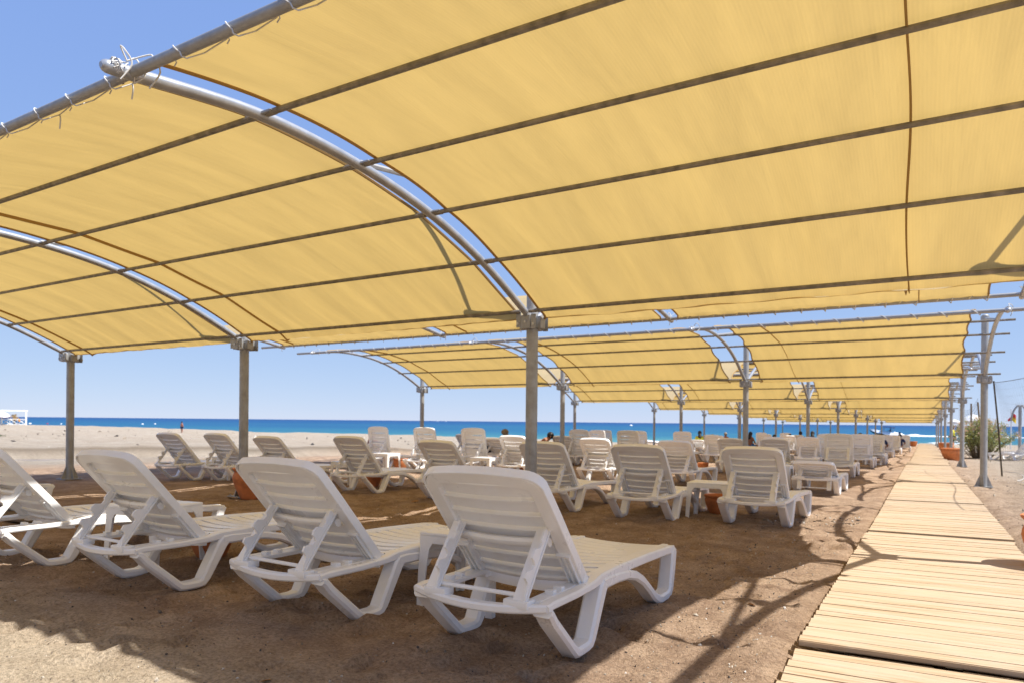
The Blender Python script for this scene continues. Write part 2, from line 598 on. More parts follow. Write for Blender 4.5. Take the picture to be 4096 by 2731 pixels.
xs = axis([(-900, -200, 14), (-200, -60, 90), (-60, -14, 80), (-14, 4, 110), (4, 14.4, 250), (14.4, 20, 75), (20, 24, 16), (24, 60, 20), (60, 700, 10)])
ys = axis([(-60, -10, 10), (-10, -5.6, 25), (-5.6, 3.6, 230), (3.6, 14, 140), (14, 40, 100), (40, 95, 110), (95, 240, 12)])
X, Y = np.meshgrid(xs, ys)
Z = ground_z(X, Y)
dm = (X > 3.5) & (X < 14.6) & (Y < 6)
fx, fy = np.r_[rng.uniform(4, 14.2, 2100), rng.uniform(13.7, 19, 1300)], np.r_[rng.uniform(-5.8, 5, 2100), rng.uniform(-2, 22, 1300)]
for a, b in zip(fx, fy):
    if 12.2 < a < 13.55: continue
    s1, an = rng.uniform(.035, .10) * (1.5 if a > 13.6 else 1), rng.uniform(0, 6.28)
    i0, i1 = np.searchsorted(xs, [a - .35, a + .35])
    j0, j1 = np.searchsorted(ys, [b - .35, b + .35])
    xx, yy = X[j0:j1, i0:i1] - a, Y[j0:j1, i0:i1] - b
    u_, v_ = xx * math.cos(an) + yy * math.sin(an), (-xx * math.sin(an) + yy * math.cos(an)) * rng.uniform(1.2, 2.4)
    r2 = (u_ * u_ + v_ * v_) / (s1 * s1)
    Z[j0:j1, i0:i1] += rng.uniform(.010, .040) * (-np.exp(-r2) + .55 * np.exp(-(np.sqrt(r2) - 1.6) ** 2 * 2.5)) * rng.choice([1, 1, -.7])
for a, b in [(11.165, -3.865), (9.96, -3.965), (8.65, -4.085), (7.285, -4.19)]:
    for fx_ in (-.31, .31):
        for fy_ in (.36, 1.50):
            rr = np.hypot(X - a - fx_, (Y - b - fy_) * .8)
            wob = .6 + .8 * vnoise(X, Y, 7.0, 31)
            Z += .024 * wob * np.exp(-((rr - .12) / .055) ** 2) + .010 * np.exp(-(rr / .09) ** 2)
ny_, nx_ = X.shape
V = np.stack([X.ravel(), Y.ravel(), Z.ravel()], 1)
idx = np.arange(ny_ * nx_).reshape(ny_, nx_)
F = np.stack([idx[:-1, :-1].ravel(), idx[:-1, 1:].ravel(), idx[1:, 1:].ravel(), idx[1:, :-1].ravel()], 1)
me = bpy.data.meshes.new('beach')
me.vertices.add(len(V))
me.vertices.foreach_set('co', V.ravel())
me.loops.add(F.size)
me.loops.foreach_set('vertex_index', F.ravel())
me.polygons.add(len(F))
me.polygons.foreach_set('loop_start', np.arange(0, F.size, 4))
me.polygons.foreach_set('loop_total', np.full(len(F), 4))
me.update()
me.polygons.foreach_set('use_smooth', np.ones(len(F), bool))
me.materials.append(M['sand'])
beach = tag(link('beach', me), 'brown raked sand under the canopies and pale dry sand around', None, None, 'structure')


def gzd(x, y):
    """height of the displaced sand sheet"""
    i = min(max(np.searchsorted(xs, x) - 1, 0), nx_ - 2)
    j = min(max(np.searchsorted(ys, y) - 1, 0), ny_ - 2)
    a, b = (x - xs[i]) / (xs[i + 1] - xs[i]), (y - ys[j]) / (ys[j + 1] - ys[j])
    return float((Z[j, i] * (1 - a) + Z[j, i + 1] * a) * (1 - b) + (Z[j + 1, i] * (1 - a) + Z[j + 1, i + 1] * a) * b)


# sea
SEA = -1.15
sx = axis([(-40000, -2000, 8), (-2000, -300, 10), (-300, 300, 30), (300, 2000, 10), (2000, 40000, 8)])
sy = axis([(30, 120, 12), (120, 600, 12), (600, 4000, 10), (4000, 45000, 10)])
mb = MB()
mb.v = [(a, b, SEA) for b in sy for a in sx]
n = len(sx)
mb.f = [(j * n + i, j * n + i + 1, (j + 1) * n + i + 1, (j + 1) * n + i) for j in range(len(sy) - 1) for i in range(n - 1)]
tag(mb.build('sea', M['sea']), 'open blue sea turning turquoise near the shore', None, None, 'structure')

# stream
mb = MB()
rings = []
for yv in np.linspace(.8, 16, 60):
    xc = stream_x(yv)
    rings.append([(xc - .75, yv, -SLOPE * yv - .085), (xc + .75, yv, -SLOPE * yv - .085)])
mb.loft(rings, False, False)
tag(mb.build('stream', M['stream']), 'narrow strip of standing water on the pale sand', None, None, 'structure')

# pebbles and shell bits
mb = MB()
octa = [Vector(p) for p in ((1, 0, 0), (-1, 0, 0), (0, 1, 0), (0, -1, 0), (0, 0, 1), (0, 0, -1))]
of = [(0, 2, 4), (2, 1, 4), (1, 3, 4), (3, 0, 4), (2, 0, 5), (1, 2, 5), (3, 1, 5), (0, 3, 5)]
for k in range(9000):
    if k < 6600:
        a, b = rng.uniform(6.5, 12.2), rng.uniform(-5.4, 1.5)
    elif k < 8000:
        a, b = rng.uniform(11.2, 12.2), rng.uniform(-5.4, 3)
    else:
        a, b = rng.uniform(13.55, 18), rng.uniform(-1, 16)
    s1 = .0026 + .0055 * rng.random() ** 3 + (.008 * rng.random() if rng.random() < .03 else 0)
    if b > 2: s1 *= 2.5
    E_ = Euler((rng.uniform(0, 6), rng.uniform(0, 6), rng.uniform(0, 6))).to_matrix()
    c_ = Vector((a, b, gzd(a, b) + s1 * .3))
    sc_ = Vector((s1 * rng.uniform(.7, 1.5), s1 * rng.uniform(.7, 1.3), s1 * rng.uniform(.4, .8)))
    mb.add([c_ + E_ @ Vector((p.x * sc_.x, p.y * sc_.y, p.z * sc_.z)) for p in octa], of)
tag(mb.build('pebbles', M['pebble'], None, False), 'tiny pebbles and shell bits scattered over the sand', None, None, 'stuff')

b = MB()
for k in range(420):
    a, c0 = rng.uniform(-70, -4), rng.uniform(3, 44)
    if rng.random() < .25: a, c0 = rng.uniform(13.7, 19), rng.uniform(0, 30)
    s1 = (.02 + .07 * rng.random() ** 3) * (1.6 if a < -25 else (1 if a < 0 else .45))
    E_ = Euler((rng.uniform(0, 6), rng.uniform(0, 6), rng.uniform(0, 6))).to_matrix()
    c_ = Vector((a, c0, gzd(a, c0) + s1 * .2))
    sc_ = Vector((s1 * rng.uniform(.8, 2.0), s1 * rng.uniform(.7, 1.5), s1 * rng.uniform(.3, .7)))
    b.add([c_ + E_ @ Vector((p.x * sc_.x, p.y * sc_.y, p.z * sc_.z)) for p in octa], of)
tag(b.build('beach_stones', M['pebble'], None, False), 'stones and bits of driftwood scattered over the pale open sand', None, None, 'stuff')

# ------------------------------------------------------------------ boardwalk
LX, RX = 12.33, 13.50
walk = MB()
for bx in (12.48, 12.92, 13.36):
    for ya, yb in [(-6.0, 20), (20, 50), (50, 86)]:
        walk.add([(bx - .03, ya, -SLOPE * ya + .042), (bx + .03, ya, -SLOPE * ya + .042), (bx + .03, yb, -SLOPE * yb + .042), (bx - .03, yb, -SLOPE * yb + .042),
                  (bx - .03, ya, -SLOPE * ya - .06), (bx + .03, ya, -SLOPE * ya - .06), (bx + .03, yb, -SLOPE * yb - .06), (bx - .03, yb, -SLOPE * yb - .06)],
                 [(0, 1, 2, 3), (0, 4, 5, 1), (1, 5, 6, 2), (2, 6, 7, 3), (3, 7, 4, 0)])
board = walk.build('boardwalk', M['bearer'])
tag(board, 'pale pine plank boardwalk running down to the sea', None, None, 'structure')
pl = []
for k in range(6):
    mb = MB()
    bm = bmesh.new()
    bmesh.ops.create_cube(bm, size=1)
    for q in bm.verts: q.co = Vector((q.co.x * 1.17, q.co.y * .089, q.co.z * .026))
    bmesh.ops.bevel(bm, geom=[e for e in bm.edges if abs(e.verts[0].co.x - e.verts[1].co.x) > .5], offset=.004, segments=2, affect='EDGES')
    mb.bm(bm)
    pl.append(mb.mesh('plank', M['pine'], True, 50))
seams = [(-3.12, .03, .028, 4), (-.32, .012, .0, 4.5), (1.18, .035, .012, 5.5), (2.9, .02, .0, 6), (5.0, .03, .01, 6), (9.6, .05, .02, 7), (14, .03, 0, 5), (19, .04, .02, 4)]
yk, cnt, tilt, lift = -5.95, 0, R(3.6), 0.0
far = MB()
while yk < 85.5:
    gap = (.0028 + rng.random() * .003) if yk < -.4 else (.0014 + rng.random() * .0018)
    for s_, g2, lf, an in seams:
        if yk - .095 < s_ <= yk:
            gap += g2
            tilt = R(an)
            lift = lf
    yk += .089 + gap
    lift *= .93
    zc = -SLOPE * yk + .055 + lift + rng.uniform(-.0025, .0025)
    xoff = rng.normal(0, .0022) + (.02 if yk > 1.2 else 0) + (yk > 22) * .02
    if cnt < 300:
        o = link('plank', pl[cnt % 6], board, ((LX + RX) / 2 + xoff, yk, zc), (rng.normal(0, .006), rng.normal(0, .0015), tilt + rng.normal(0, .0025)))
        o.scale = (rng.uniform(.998, 1.002) / math.cos(tilt) * (1.0 + .0012 * max(0, min(yk, 20))), rng.uniform(.99, 1.006), 1)
    else:
        Mx = Matrix.Translation(((LX + RX) / 2 + xoff + .05, yk, zc)) @ Matrix.Rotation(R(3), 4, 'Z')
        far.box(-.60, .60, -.044, .044, -.013, .013, Mx)
    cnt += 1
tag(far.build('plank_run', M['pine'], board, False), 'far planks of the boardwalk', None, None, 'stuff')

# ------------------------------------------------------------------ canopies
NEAR = [(0.0, 2.13), (-.163, 2.229), (-.959, 2.578), (-1.758, 2.818), (-2.602, 2.949), (-3.466, 2.978), (-4.286, 2.879)]
FAR = [(0.0, 2.13)] + [(-d * 1.06, z - .021 * i) for i, (d, z) in enumerate(NEAR[1:])]
POSTX = [0.0, 4.626, 9.252, 13.878]
RY = 10.117
BASEZ = {}


def arc_fn(prof):
    """smooth profile by purlin index: param 0..6 -> (dy, z)"""
    pts = [Vector((0, p[0], p[1])) for p in prof]

    def fn(s):
        i = min(int(s), len(pts) - 2)
        t = s - i
        p0, p1, p2, p3 = pts[max(i - 1, 0)], pts[i], pts[i + 1], pts[min(i + 2, len(pts) - 1)]
        return .5 * ((2 * p1) + (p2 - p0) * t + (2 * p0 - 5 * p1 + 4 * p2 - p3) * t * t + (-p0 + 3 * p1 - 3 * p2 + p3) * t ** 3)
    return fn


FN = (arc_fn(NEAR), arc_fn(FAR))
MESHC = {}


def cached(key, fn):
    if key not in MESHC: MESHC[key] = fn()
    return MESHC[key]


def post_mesh():
    b = MB()
    b.tube([(0, 0, -.05), (0, 0, 3.38)], .062, 18)
    b.sphere((0, 0, 3.38), .062, 18, 4, (1, 1, .5))
    return b.mesh('post', M['steel'])


def base_mesh():
    b = MB()
    b.box(-.15, .15, -.15, .15, 0, .012)
    for k in range(4):
        Mr = Matrix.Rotation(k * math.pi / 2, 4, 'Z')
        b.add([Mr @ Vector(p) for p in ((.055, -.006, .0121), (.142, -.006, .0121), (.142, -.006, .03), (.055, -.006, .25), (.055, .006, .0121), (.142, .006, .0121), (.142, .006, .03), (.055, .006, .25))],
              [(0, 1, 2, 3), (7, 6, 5, 4), (1, 5, 6, 2), (2, 6, 7, 3), (0, 4, 5, 1)])
    for sx_ in (-.115, .115):
        for sy_ in (-.115, .115):
            b.tube([(sx_, sy_, .0125), (sx_, sy_, .03)], .012, 6)
    return b.mesh('base_plate', M['steel'], True, 30)


def bracket_mesh():
    b = MB()
    # clamp round the post head and two cheek plates with flanges
    b.tube([(0, 0, 2.06), (0, 0, 2.18)], .072, 18)
    for sy_ in (-1, 1):
        b.bbox_bev(-.055, .055, sy_ * .105 - .045, sy_ * .105 + .045, 2.055, 2.195, .01)
        b.bbox_bev(-.115, -.06, sy_ * .135 - .006, sy_ * .135 + .006, 2.07, 2.22, .004)
        b.bbox_bev(.06, .115, sy_ * .135 - .006, sy_ * .135 + .006, 2.05, 2.20, .004)
    for sx_ in (-1, 1):
        b.bbox_bev(sx_ * .10 - .03, sx_ * .10 + .03, -.05, .05, 2.062, 2.19, .01)
    return b.mesh('bracket', M['steel'])


def bolts_mesh():
    b = MB()
    for sy_ in (-1, 1):
        for bx, bz in ((-.092, 2.11), (0, 2.125), (.09, 2.10)):
            yy = sy_ * (.151 if bx == 0 else .142)
            b.tube([(bx, yy - sy_ * .005, bz), (bx, yy + sy_ * .012, bz)], .013, 8)
    return b.mesh('bolt', M['bolt'])


def rib_mesh(wing):
    b = MB()
    pts = [FN[wing](s) for s in np.linspace(.25, 6, 44)]
    d = (pts[-1] - pts[-2]).normalized()
    pts += [pts[-1] + d * .05, pts[-1] + d * .10]
    rs = [.036] * len(pts)
    for e, r_ in ((.125, .034), (.142, .027), (.152, .015)):
        pts.append(pts[43] + d * e)
        rs.append(r_)
    b.tube(pts, .036, 12, True, rs)
    # foot plate that bolts to the bracket
    p = FN[wing](.25)
    return b.mesh('rib', M['pipe'])


def clip_mesh(wing, s):
    b = MB()
    p = FN[wing](s)
    t = (FN[wing](s + .01) - FN[wing](s - .01)).normalized()
    ang = math.atan2(t.z, t.y)
    Mx = Matrix.Translation(p) @ Matrix.Rotation(ang, 4, 'X')
    b.bbox_bev(-.115, .115, -.032, .032, -.008, .008, .004, Mx)
    for sx_ in (-1, 1):
        b.tube([Mx @ Vector((sx_ * .085, 0, -.02)), Mx @ Vector((sx_ * .085, 0, .012))], .010, 6)
    return b.mesh('clip', M['steel'])


def purlin_mesh(length, r_):
    b = MB()
    b.tube([(x_, 0, 0) for x_ in np.linspace(.05, length - .05, 6)], r_, 8)
    return b.mesh('purlin', M['dull_steel'])


def beam_mesh(length, ext):
    b = MB()
    b.tube([(x_, 0, 0) for x_ in np.linspace(-ext[0], length + ext[1], 10)], .028, 12)
    return b.mesh('edge_beam', M['steel'])


def fabric_obj(parent, wing, x0, x1, y0, gapl, gapr, scal, nu, nv, seed, seam_off, zoff):
    r_ = np.random.default_rng(seed)
    fn = FN[wing]
    L = x1 - x0
    vs, uvs = [], []
    ph = r_.uniform(0, 6.28, 8)
    sl = np.linspace(.30 if wing == 0 else .30, 5.985, nv)
    arc = [fn(s) for s in sl]
    al = [0]
    for a, b in zip(arc, arc[1:]): al.append(al[-1] + (b - a).length)
    for j, s in enumerate(sl):
        p = arc[j]
        t = (fn(min(s + .02, 6)) - fn(max(s - .02, 0))).normalized()
        nrm = Vector((0, -t.z, t.y)) if t.y > 0 else Vector((0, t.z, -t.y))
        fr = s - math.floor(s)
        sc_ = math.sin(math.pi * fr) ** .8 if s > 1 else math.sin(math.pi * min(1, (s - .3) / .7)) ** .8
        for i in range(nu):
            q = i / (nu - 1)
            xl, xr = gapl + scal * sc_ * (1 + .3 * math.sin(ph[0] + 2 * s)), gapr + scal * sc_ * (1 + .3 * math.sin(ph[1] + 2 * s))
            x_ = x0 + xl + (L - xl - xr) * q
            edge = min(1, q * 6, (1 - q) * 6)
            h = .037
            # loose cloth between the purlins: slight belly and long folds along the arch
            h += (-.010 + .012 * math.sin(ph[2] + x_ * .9)) * math.sin(math.pi * fr) * edge
            h += .009 * math.sin(x_ * 9 + 1.1 * math.sin(s * 1.1 + ph[3]) + ph[4]) * math.exp(-((s - 1.6) / 2.0) ** 2) * edge
            h += .005 * math.sin(x_ * 21 + 1.5 * math.sin(s * .8 + ph[5]) + ph[6]) * math.exp(-((s - 1.2) / 1.4) ** 2)
            v_ = p + nrm * h
            if s > 5.9: v_ = p + nrm * (.037 * (6 - s) / .1 - .005) - t * .03 * abs(math.sin(x_ * 7.5 + ph[7]))
            vs.append((x_, y0 + v_.y, v_.z + zoff))
            uvs.append((x_, al[j]))
    fs = [(j * nu + i, j * nu + i + 1, (j + 1) * nu + i + 1, (j + 1) * nu + i) for j in range(nv - 1) for i in range(nu - 1)]
    me = bpy.data.meshes.new('fabric_panel')
    me.from_pydata(vs, [], fs)
    ul = me.uv_layers.new(name='UVMap')
    lv = np.empty(len(me.loops), int)
    me.loops.foreach_get('vertex_index', lv)
    ul.data.foreach_set('uv', np.array(uvs)[lv].ravel())
    me.polygons.foreach_set('use_smooth', np.ones(len(fs), bool))
    me.materials.append(M['fabric'])
    me.update()
    o = link('fabric_panel', me, parent)
    # hems along both sides and a lap seam across the sheet
    for i in (0, nu - 1):
        hem = MB()
        hem.tube([Vector(vs[j * nu + i]) + Vector((0, 0, -.006)) for j in range(nv)], .013, 5)
        hem.build('hem', M['seam'], o)
    if seam_off is not None:
        sm = MB()
        rings = []
        for j in range(0, nv):
            s = sl[j]
            x_ = x0 + seam_off - .04 * s * (1 if seam_off < 2 else -.3) + .012 * math.sin(s * 2.3 + ph[0])
            q = min(max((x_ - vs[j * nu][0]) / (vs[j * nu + nu - 1][0] - vs[j * nu][0]), 0), .999) * (nu - 1)
            i = int(q)
            pz = vs[j * nu + i]
            pn = vs[j * nu + i + 1]
            zz = pz[2] + (pn[2] - pz[2]) * (q - i)
            yy = pz[1]
            rings.append([(x_ - .004, yy, zz - .003), (x_ + .004, yy, zz - .003), (x_ + .010, yy, zz - .034), (x_ + .006, yy, zz - .036)])
        sm.loft(rings)
        sm.build('seam', M['seam'], o)
    return o


def rope_obj(parent, wing, x0, x1, y0, near, seed, zoff):
    r_ = random.Random(seed)
    b = MB()
    p = FN[wing](6)
    t = (FN[wing](6) - FN[wing](5.97)).normalized()
    inn = -t
    upv = Vector((0, -t.z, t.y)) if t.y > 0 else Vector((0, t.z, -t.y))
    x_ = x0 + .3
    c = Vector((0, y0 + p.y, p.z + zoff))
    rad = .0335
    while x_ < x1 - .25:
        st = r_.uniform(.30, .46)
        pts = []
        n_ = 14 if near else 7
        for k in range(n_ + 1):
            a = k / n_
            an = -.5 + a * (2 * math.pi - 1.3)
            rr = rad if .1 < a < .9 else rad + .02
            pts.append(c + Vector((x_ + st * .45 * a, 0, 0)) + (inn * math.cos(an) + upv * math.sin(an)) * rr)
        pts.append(c + Vector((x_ + st * .5, 0, 0)) + inn * .075 - upv * .004)
        if near: pts.append(c + Vector((x_ + st, 0, 0)) + inn * .05 + upv * .0)
        b.tube(pts, .0036 if near else .007, 6 if near else 4)
        if near and r_.random() < .35:
            b.tube(catmull([pts[-2], pts[-2] + Vector((.01, .0, -.03)), pts[-2] + Vector((-.02, .01, -.075))], 3), .0042, 5)
        x_ += st
    o = b.build('lacing_rope', M['rope'], parent)
    o['kind'] = 'stuff'
    return o


def knot_obj(parent, wing, x_, y0, seed, zoff, near):
    r_ = random.Random(seed)
    b = MB()
    p = FN[wing](6)
    c = Vector((x_, y0 + p.y, p.z + zoff))
    sg = -1 if wing == 0 else 1
    for k in range(6 if near else 2):
        a0 = r_.uniform(-.03, .10)
        pts = []
        for q in range(13):
            an = q / 12 * 2 * math.pi
            pts.append(c + Vector(((.041 if near else .039) * math.cos(an), sg * (a0 + .03 * math.cos(an) * r_.uniform(-1, 1)), .042 * math.sin(an))))
        b.tube(pts, .0036 if near else .006, 5)
    for k in range(3 if near else 1):
        e = c + Vector((r_.uniform(-.06, .10), sg * r_.uniform(-.05, .08), .045))
        b.tube(catmull([c + Vector((.02, sg * .03, .045)), e + Vector((.01, 0, .05)), e + Vector((.05, 0, .02)), e + Vector((.06, sg * -.03, -.04)), e + Vector((.03, sg * .01, -.12 * r_.random() - .05))], 4), .0045 if near else .006, 5)
    return b.build('knot', M['rope'], parent)


def brace_mesh(wing):
    b = MB()
    e = FN[wing](4.0)
    b.tube([(0, 0, 3.33), (0, e.y, e.z + .02)], .022, 8)
    b.tube([(0, 0, 3.28), (0, 0, 3.37)], .074, 12)
    return b.mesh('brace', M['steel'])


canopy_labels = [
    'nearest yellow fabric shade canopy arching over the front loungers',
    'second yellow shade canopy, its whole right end post standing beside the boardwalk',
    'third yellow shade canopy from the camera, behind the second one',
    'fourth yellow shade canopy from the camera, seen low under the third',
    'fifth yellow shade canopy from the camera, a thin band above the sea',
    'sixth yellow shade canopy from the camera, far down the boardwalk',
    'seventh yellow shade canopy, last but one before the sea',
    'eighth and farthest yellow shade canopy, beside the end of the boardwalk',
    'unseen yellow shade canopy added behind the viewpoint to warm the light']
ROWDX = {1: [-.24, -.11, .01, -.05]}
for j in [0, 1, 2, 3, 4, 5, 6, 7, -1]:  # last row listed is unseen, added to warm the light in the shade
    y0, zo = j * RY, -SLOPE * j * RY
    near = j == 0
    root = thing('shade_canopy', canopy_labels[j], 'shade canopy', (0, 0, 0), 0, 'yellow shade canopies in rows down the beach')
    px = [a + b for a, b in zip(POSTX, ROWDX.get(j, [0] * 4))]
    for k, x_ in enumerate(px):
        po = link('post', cached('post', post_mesh), root, (x_, y0, zo))
        link('base_plate', cached('base', base_mesh), po, (0, 0, .012))
        br = link('bracket', cached('bracket', bracket_mesh), po)
        if j < 4: link('bolt', cached('bolts', bolts_mesh), po)
        for wg in (0, 1):
            rb = link('rib', cached(('rib', wg), lambda: rib_mesh(wg)), root, (x_, y0, zo))
            for s in range(2, 6):
                if j < 3: link('clip', cached(('clip', wg, s), lambda: clip_mesh(wg, s)), rb)
            if wg == 0: link('brace', cached(('brace', wg), lambda: brace_mesh(wg)), root, (x_, y0, zo))
            if 0 <= j < 4: knot_obj(root, wg, x_, y0, 100 + j * 10 + k * 2 + wg, zo, near)
    for k in range(3):
        L = px[k + 1] - px[k]
        for wg in (0, 1):
            for s in range(1, 6):
                if s == 1 and wg == 1: continue
                p = FN[wg](s)
                ln_ = round(L, 3)
                ov = .30 if (k == 2 and j > 0) else 0
                o = link('purlin', cached(('pur', ln_, ov), lambda: purlin_mesh(ln_ + ov, .0195)), root, (px[k], y0 + p.y, p.z + zo))
            p = FN[wg](6)
            ext = (.62 if (k == 0) else 0, .35 if k == 2 else 0)
            link('edge_beam', cached(('beam', round(L, 3), ext), lambda: beam_mesh(L, ext)), root, (px[k], y0 + p.y, p.z + zo))
            gl, gr, sc_ = (.145, .135, .012) if near else (.32, .35, .05)
            if near and k == 2: gr = .36
            seam = {0: .72, 1: .90, 2: 3.42}[k] if near else (.85 + .12 * ((j * 7 + k * 3) % 4 - 1.5) if k < 2 else 1.0 + .15 * (j % 3))
            fabric_obj(root, wg, px[k], px[k + 1], y0, gl, gr, sc_, 64 if near else 26, 60 if near else (36 if j < 3 else 24), 40 + j * 10 + k * 2 + wg, seam, zo)
            if 0 <= j < 5: rope_obj(root, wg, px[k], px[k + 1], y0, near and wg == 0, 900 + j * 10 + k * 2 + wg, zo)

# ------------------------------------------------------------------ loungers
YZ = lambda x_lo, x_hi: None


def mp_yz(a, b, c): return (c, a, b)


def mp_xy(a, b, c): return (a, b, c)


def g_leg_rear(b, sx_):
    path = [(.012, .268), (.03, .262), (.07, .218), (.255, .060), (.285, .036), (.315, .031), (.395, .031), (.430, .038), (.452, .066), (.565, .262), (.585, .285)]
    hw = [.020, .021, .022, .023, .024, .024, .024, .026, .031, .037, .037]
    c0, c1 = (.262, .352) if sx_ > 0 else (-.352, -.262)
    b.sweep(path, hw, c0, c1, mp_yz, .012)


def g_leg_front(b, sx_):
    pts = [(.565, .285), (.62, .286), (.76, .283), (.90, .272), (1.02, .245), (1.13, .200), (1.23, .140), (1.32, .080), (1.40, .042), (1.45, .032), (1.56, .032), (1.60, .040), (1.622, .068), (1.655, .18), (1.672, .27), (1.66, .292)]
    hw = [.028, .031, .028, .026, .025, .025, .025, .026, .027, .027, .027, .029, .032, .036, .038, .028]
    c0, c1 = (.268, .354) if sx_ > 0 else (-.354, -.268)
    b.sweep(pts, hw, c0, c1, mp_yz, .012)


def g_frame(b):
    for sx_ in (-1, 1):
        c0, c1 = (.292, .346) if sx_ > 0 else (-.346, -.292)
        b.sweep([(.0, .285), (.05, .292), (.30, .292), (.46, .298), (.56, .312), (.80, .317), (1.2, .310), (1.60, .297), (1.68, .290), (1.715, .27)], [.017, .017, .017, .019, .024, .025, .025, .024, .024, .024], c0, c1, mp_yz, .008)
        c0, c1 = (.225, .291) if sx_ > 0 else (-.291, -.225)
        b.sweep([(.03, .296), (.47, .300)], .011, c0, c1, mp_yz, .004)
        for yy in (.17, .25):
            b.bbox_bev(sx_ * .265 - .022, sx_ * .265 + .022, yy - .016, yy + .016, .30, .327, .005)
        b.bbox_bev(sx_ * .205 - .058, sx_ * .205 + .058, -.036, .036, .277, .314, .008)
        b.bbox_bev(sx_ * .262 - .03, sx_ * .262 + .03, .43, .50, .268, .334, .008)
    # curved rear rail
    n_ = 15
    rings = []
    for i in range(n_):
        x_ = -.335 + .67 * i / (n_ - 1)
        q = 1 - (x_ / .335) ** 2
        yc, zc = .022 - .055 * q, .287 - .020 * q
        ring = [(x_, yc + a, zc + c) for a, c in ((-.020, -.017), (.020, -.017), (.026, -.010), (.026, .010), (.018, .018), (-.018, .018), (-.026, .010), (-.026, -.010))]
        rings.append(ring)
    b.loft(rings)
    # front bar
    rings = []
    for i in range(n_):
        x_ = -.335 + .67 * i / (n_ - 1)
        q = 1 - (x_ / .335) ** 2
        yc, zc = 1.695, .284 - .018 * q
        rings.append([(x_, yc + a, zc + c) for a, c in ((-.014, -.03), (.014, -.03), (.022, -.02), (.022, .018), (.012, .028), (-.012, .028), (-.022, .018), (-.022, -.02))])
    b.loft(rings)
    b.box(-.29, .29, .98, 1.02, .262, .286)


def g_seat(b):
    """side borders and the skirt at the hinge end"""
    for sx_ in (-1, 1):
        c0, c1 = (.262, .300) if sx_ > 0 else (-.300, -.262)
        b.sweep([(.505, .318), (.80, .328), (1.2, .322), (1.70, .305)], .010, c0, c1, mp_yz, .004)
    n_ = 13
    for yc, zt, hgt in ((.497, .326, .075), (1.688, .310, .03)):
        rings = []
        for i in range(n_):
            x_ = -.262 + .524 * i / (n_ - 1)
            dp = .020 * (1 - (x_ / .29) ** 2)
            rings.append([(x_, yc - .007, zt - dp - hgt), (x_, yc + .007, zt - dp - hgt), (x_, yc + .012, zt - dp - .004), (x_, yc + .006, zt - dp), (x_, yc - .006, zt - dp), (x_, yc - .010, zt - dp - .006)])
        b.loft(rings)


def g_seat_slat(b, y_=0, z_=0):
    n_ = 9
    rings = []
    for i in range(n_):
        x_ = -.263 + .526 * i / (n_ - 1)
        dp = .020 * (1 - (x_ / .29) ** 2)
        rings.append([(x_, y_ + a, z_ - dp + c) for a, c in ((-.041, -.026), (.041, -.026), (.042, -.003), (.0395, 0), (-.0395, 0), (-.042, -.003))])
    b.loft(rings)


SEAT_Y = [.560 + .1055 * i for i in range(11)]


def seat_z(y_): return float(np.interp(y_, [.505, .80, 1.2, 1.70], [.326, .336, .330, .313]))


def g_back(b):
    pts = [(-.272, 0.0), (-.272, .20), (-.272, .42), (-.270, .555)]
    for k in range(1, 7):
        a = math.pi - k / 6 * math.pi / 2
        pts.append((-.195 + .075 * math.cos(a), .585 + .075 * math.sin(a)))
    for xx in (-.12, -.06, 0): pts.append((xx, .660 + .012 * (1 - (xx / .2) ** 2)))
    pts = pts + [(-x_, y_) for x_, y_ in pts[::-1][1:]]
    b.sweep(pts, .038, 0, .034, mp_xy, .010)
    # raised lip round the outer edge, seen from the side
    b.sweep([(x_ * 1.128, y_ + (.032 if y_ > .6 else 0)) for x_, y_ in pts], .006, -.012, .036, mp_xy, .003)
    # bottom rail and moulded rear bar
    n_ = 11
    for sv, hz, rr in ((.012, .012, .012), (.315, .050, .019)):
        rings = []
        for i in range(n_):
            x_ = -.24 + .48 * i / (n_ - 1)
            q = 1 - (x_ / .25) ** 2
            rings.append([(x_, sv + rr * 1.3 * math.cos(2 * math.pi * k / 8), hz + .018 * q + rr * math.sin(2 * math.pi * k / 8)) for k in range(8)])
        b.loft(rings)
    for sx_ in (-1, 1):
        for dx in (.245, .27, .295):
            b.box(sx_ * dx - .003, sx_ * dx + .003, .01, .22, .033, .050)
        b.box(sx_ * .27 - .035, sx_ * .27 + .035, .215, .222, .033, .052)
        b.box(sx_ * .27 - .035, sx_ * .27 + .035, .008, .015, .033, .052)


BACK_S = [.600 - .0935 * i for i in range(7)]


def g_back_slat(b, s_=0):
    prof = [(-.043, 0), (.041, 0), (.043, .024), (.0385, .026), (.034, .008), (-.030, .010), (-.040, .012), (-.043, .010)]
    n_ = 9
    rings = []
    for i in range(n_):
        x_ = -.240 + .48 * i / (n_ - 1)
        q = .012 * (1 - (x_ / .25) ** 2)
        rings.append([(x_, s_ + a, c + q) for a, c in prof])
    b.loft(rings)


def g_arm(b, x_=0):
    b.bbox_bev(x_ - .034, x_ + .034, -.015, .335, 0, .012, .004)
    poly = [(0, -.002), (0, -.034), (.055, -.034), (.066, -.022), (.092, -.026), (.112, -.058), (.140, -.064), (.158, -.058), (.160, -.036), (.172, -.022), (.195, -.030), (.225, -.066), (.252, -.062), (.256, -.036), (.270, -.022), (.300, -.018), (.33, -.002)]
    n_ = len(poly)
    o = [(x_ + .018, y_, z_) for y_, z_ in poly] + [(x_ + .030, y_, z_) for y_, z_ in poly]
    b.add(o, [tuple(range(n_))[::-1], tuple(range(n_, 2 * n_))] + [(i, (i + 1) % n_, n_ + (i + 1) % n_, n_ + i) for i in range(n_)])


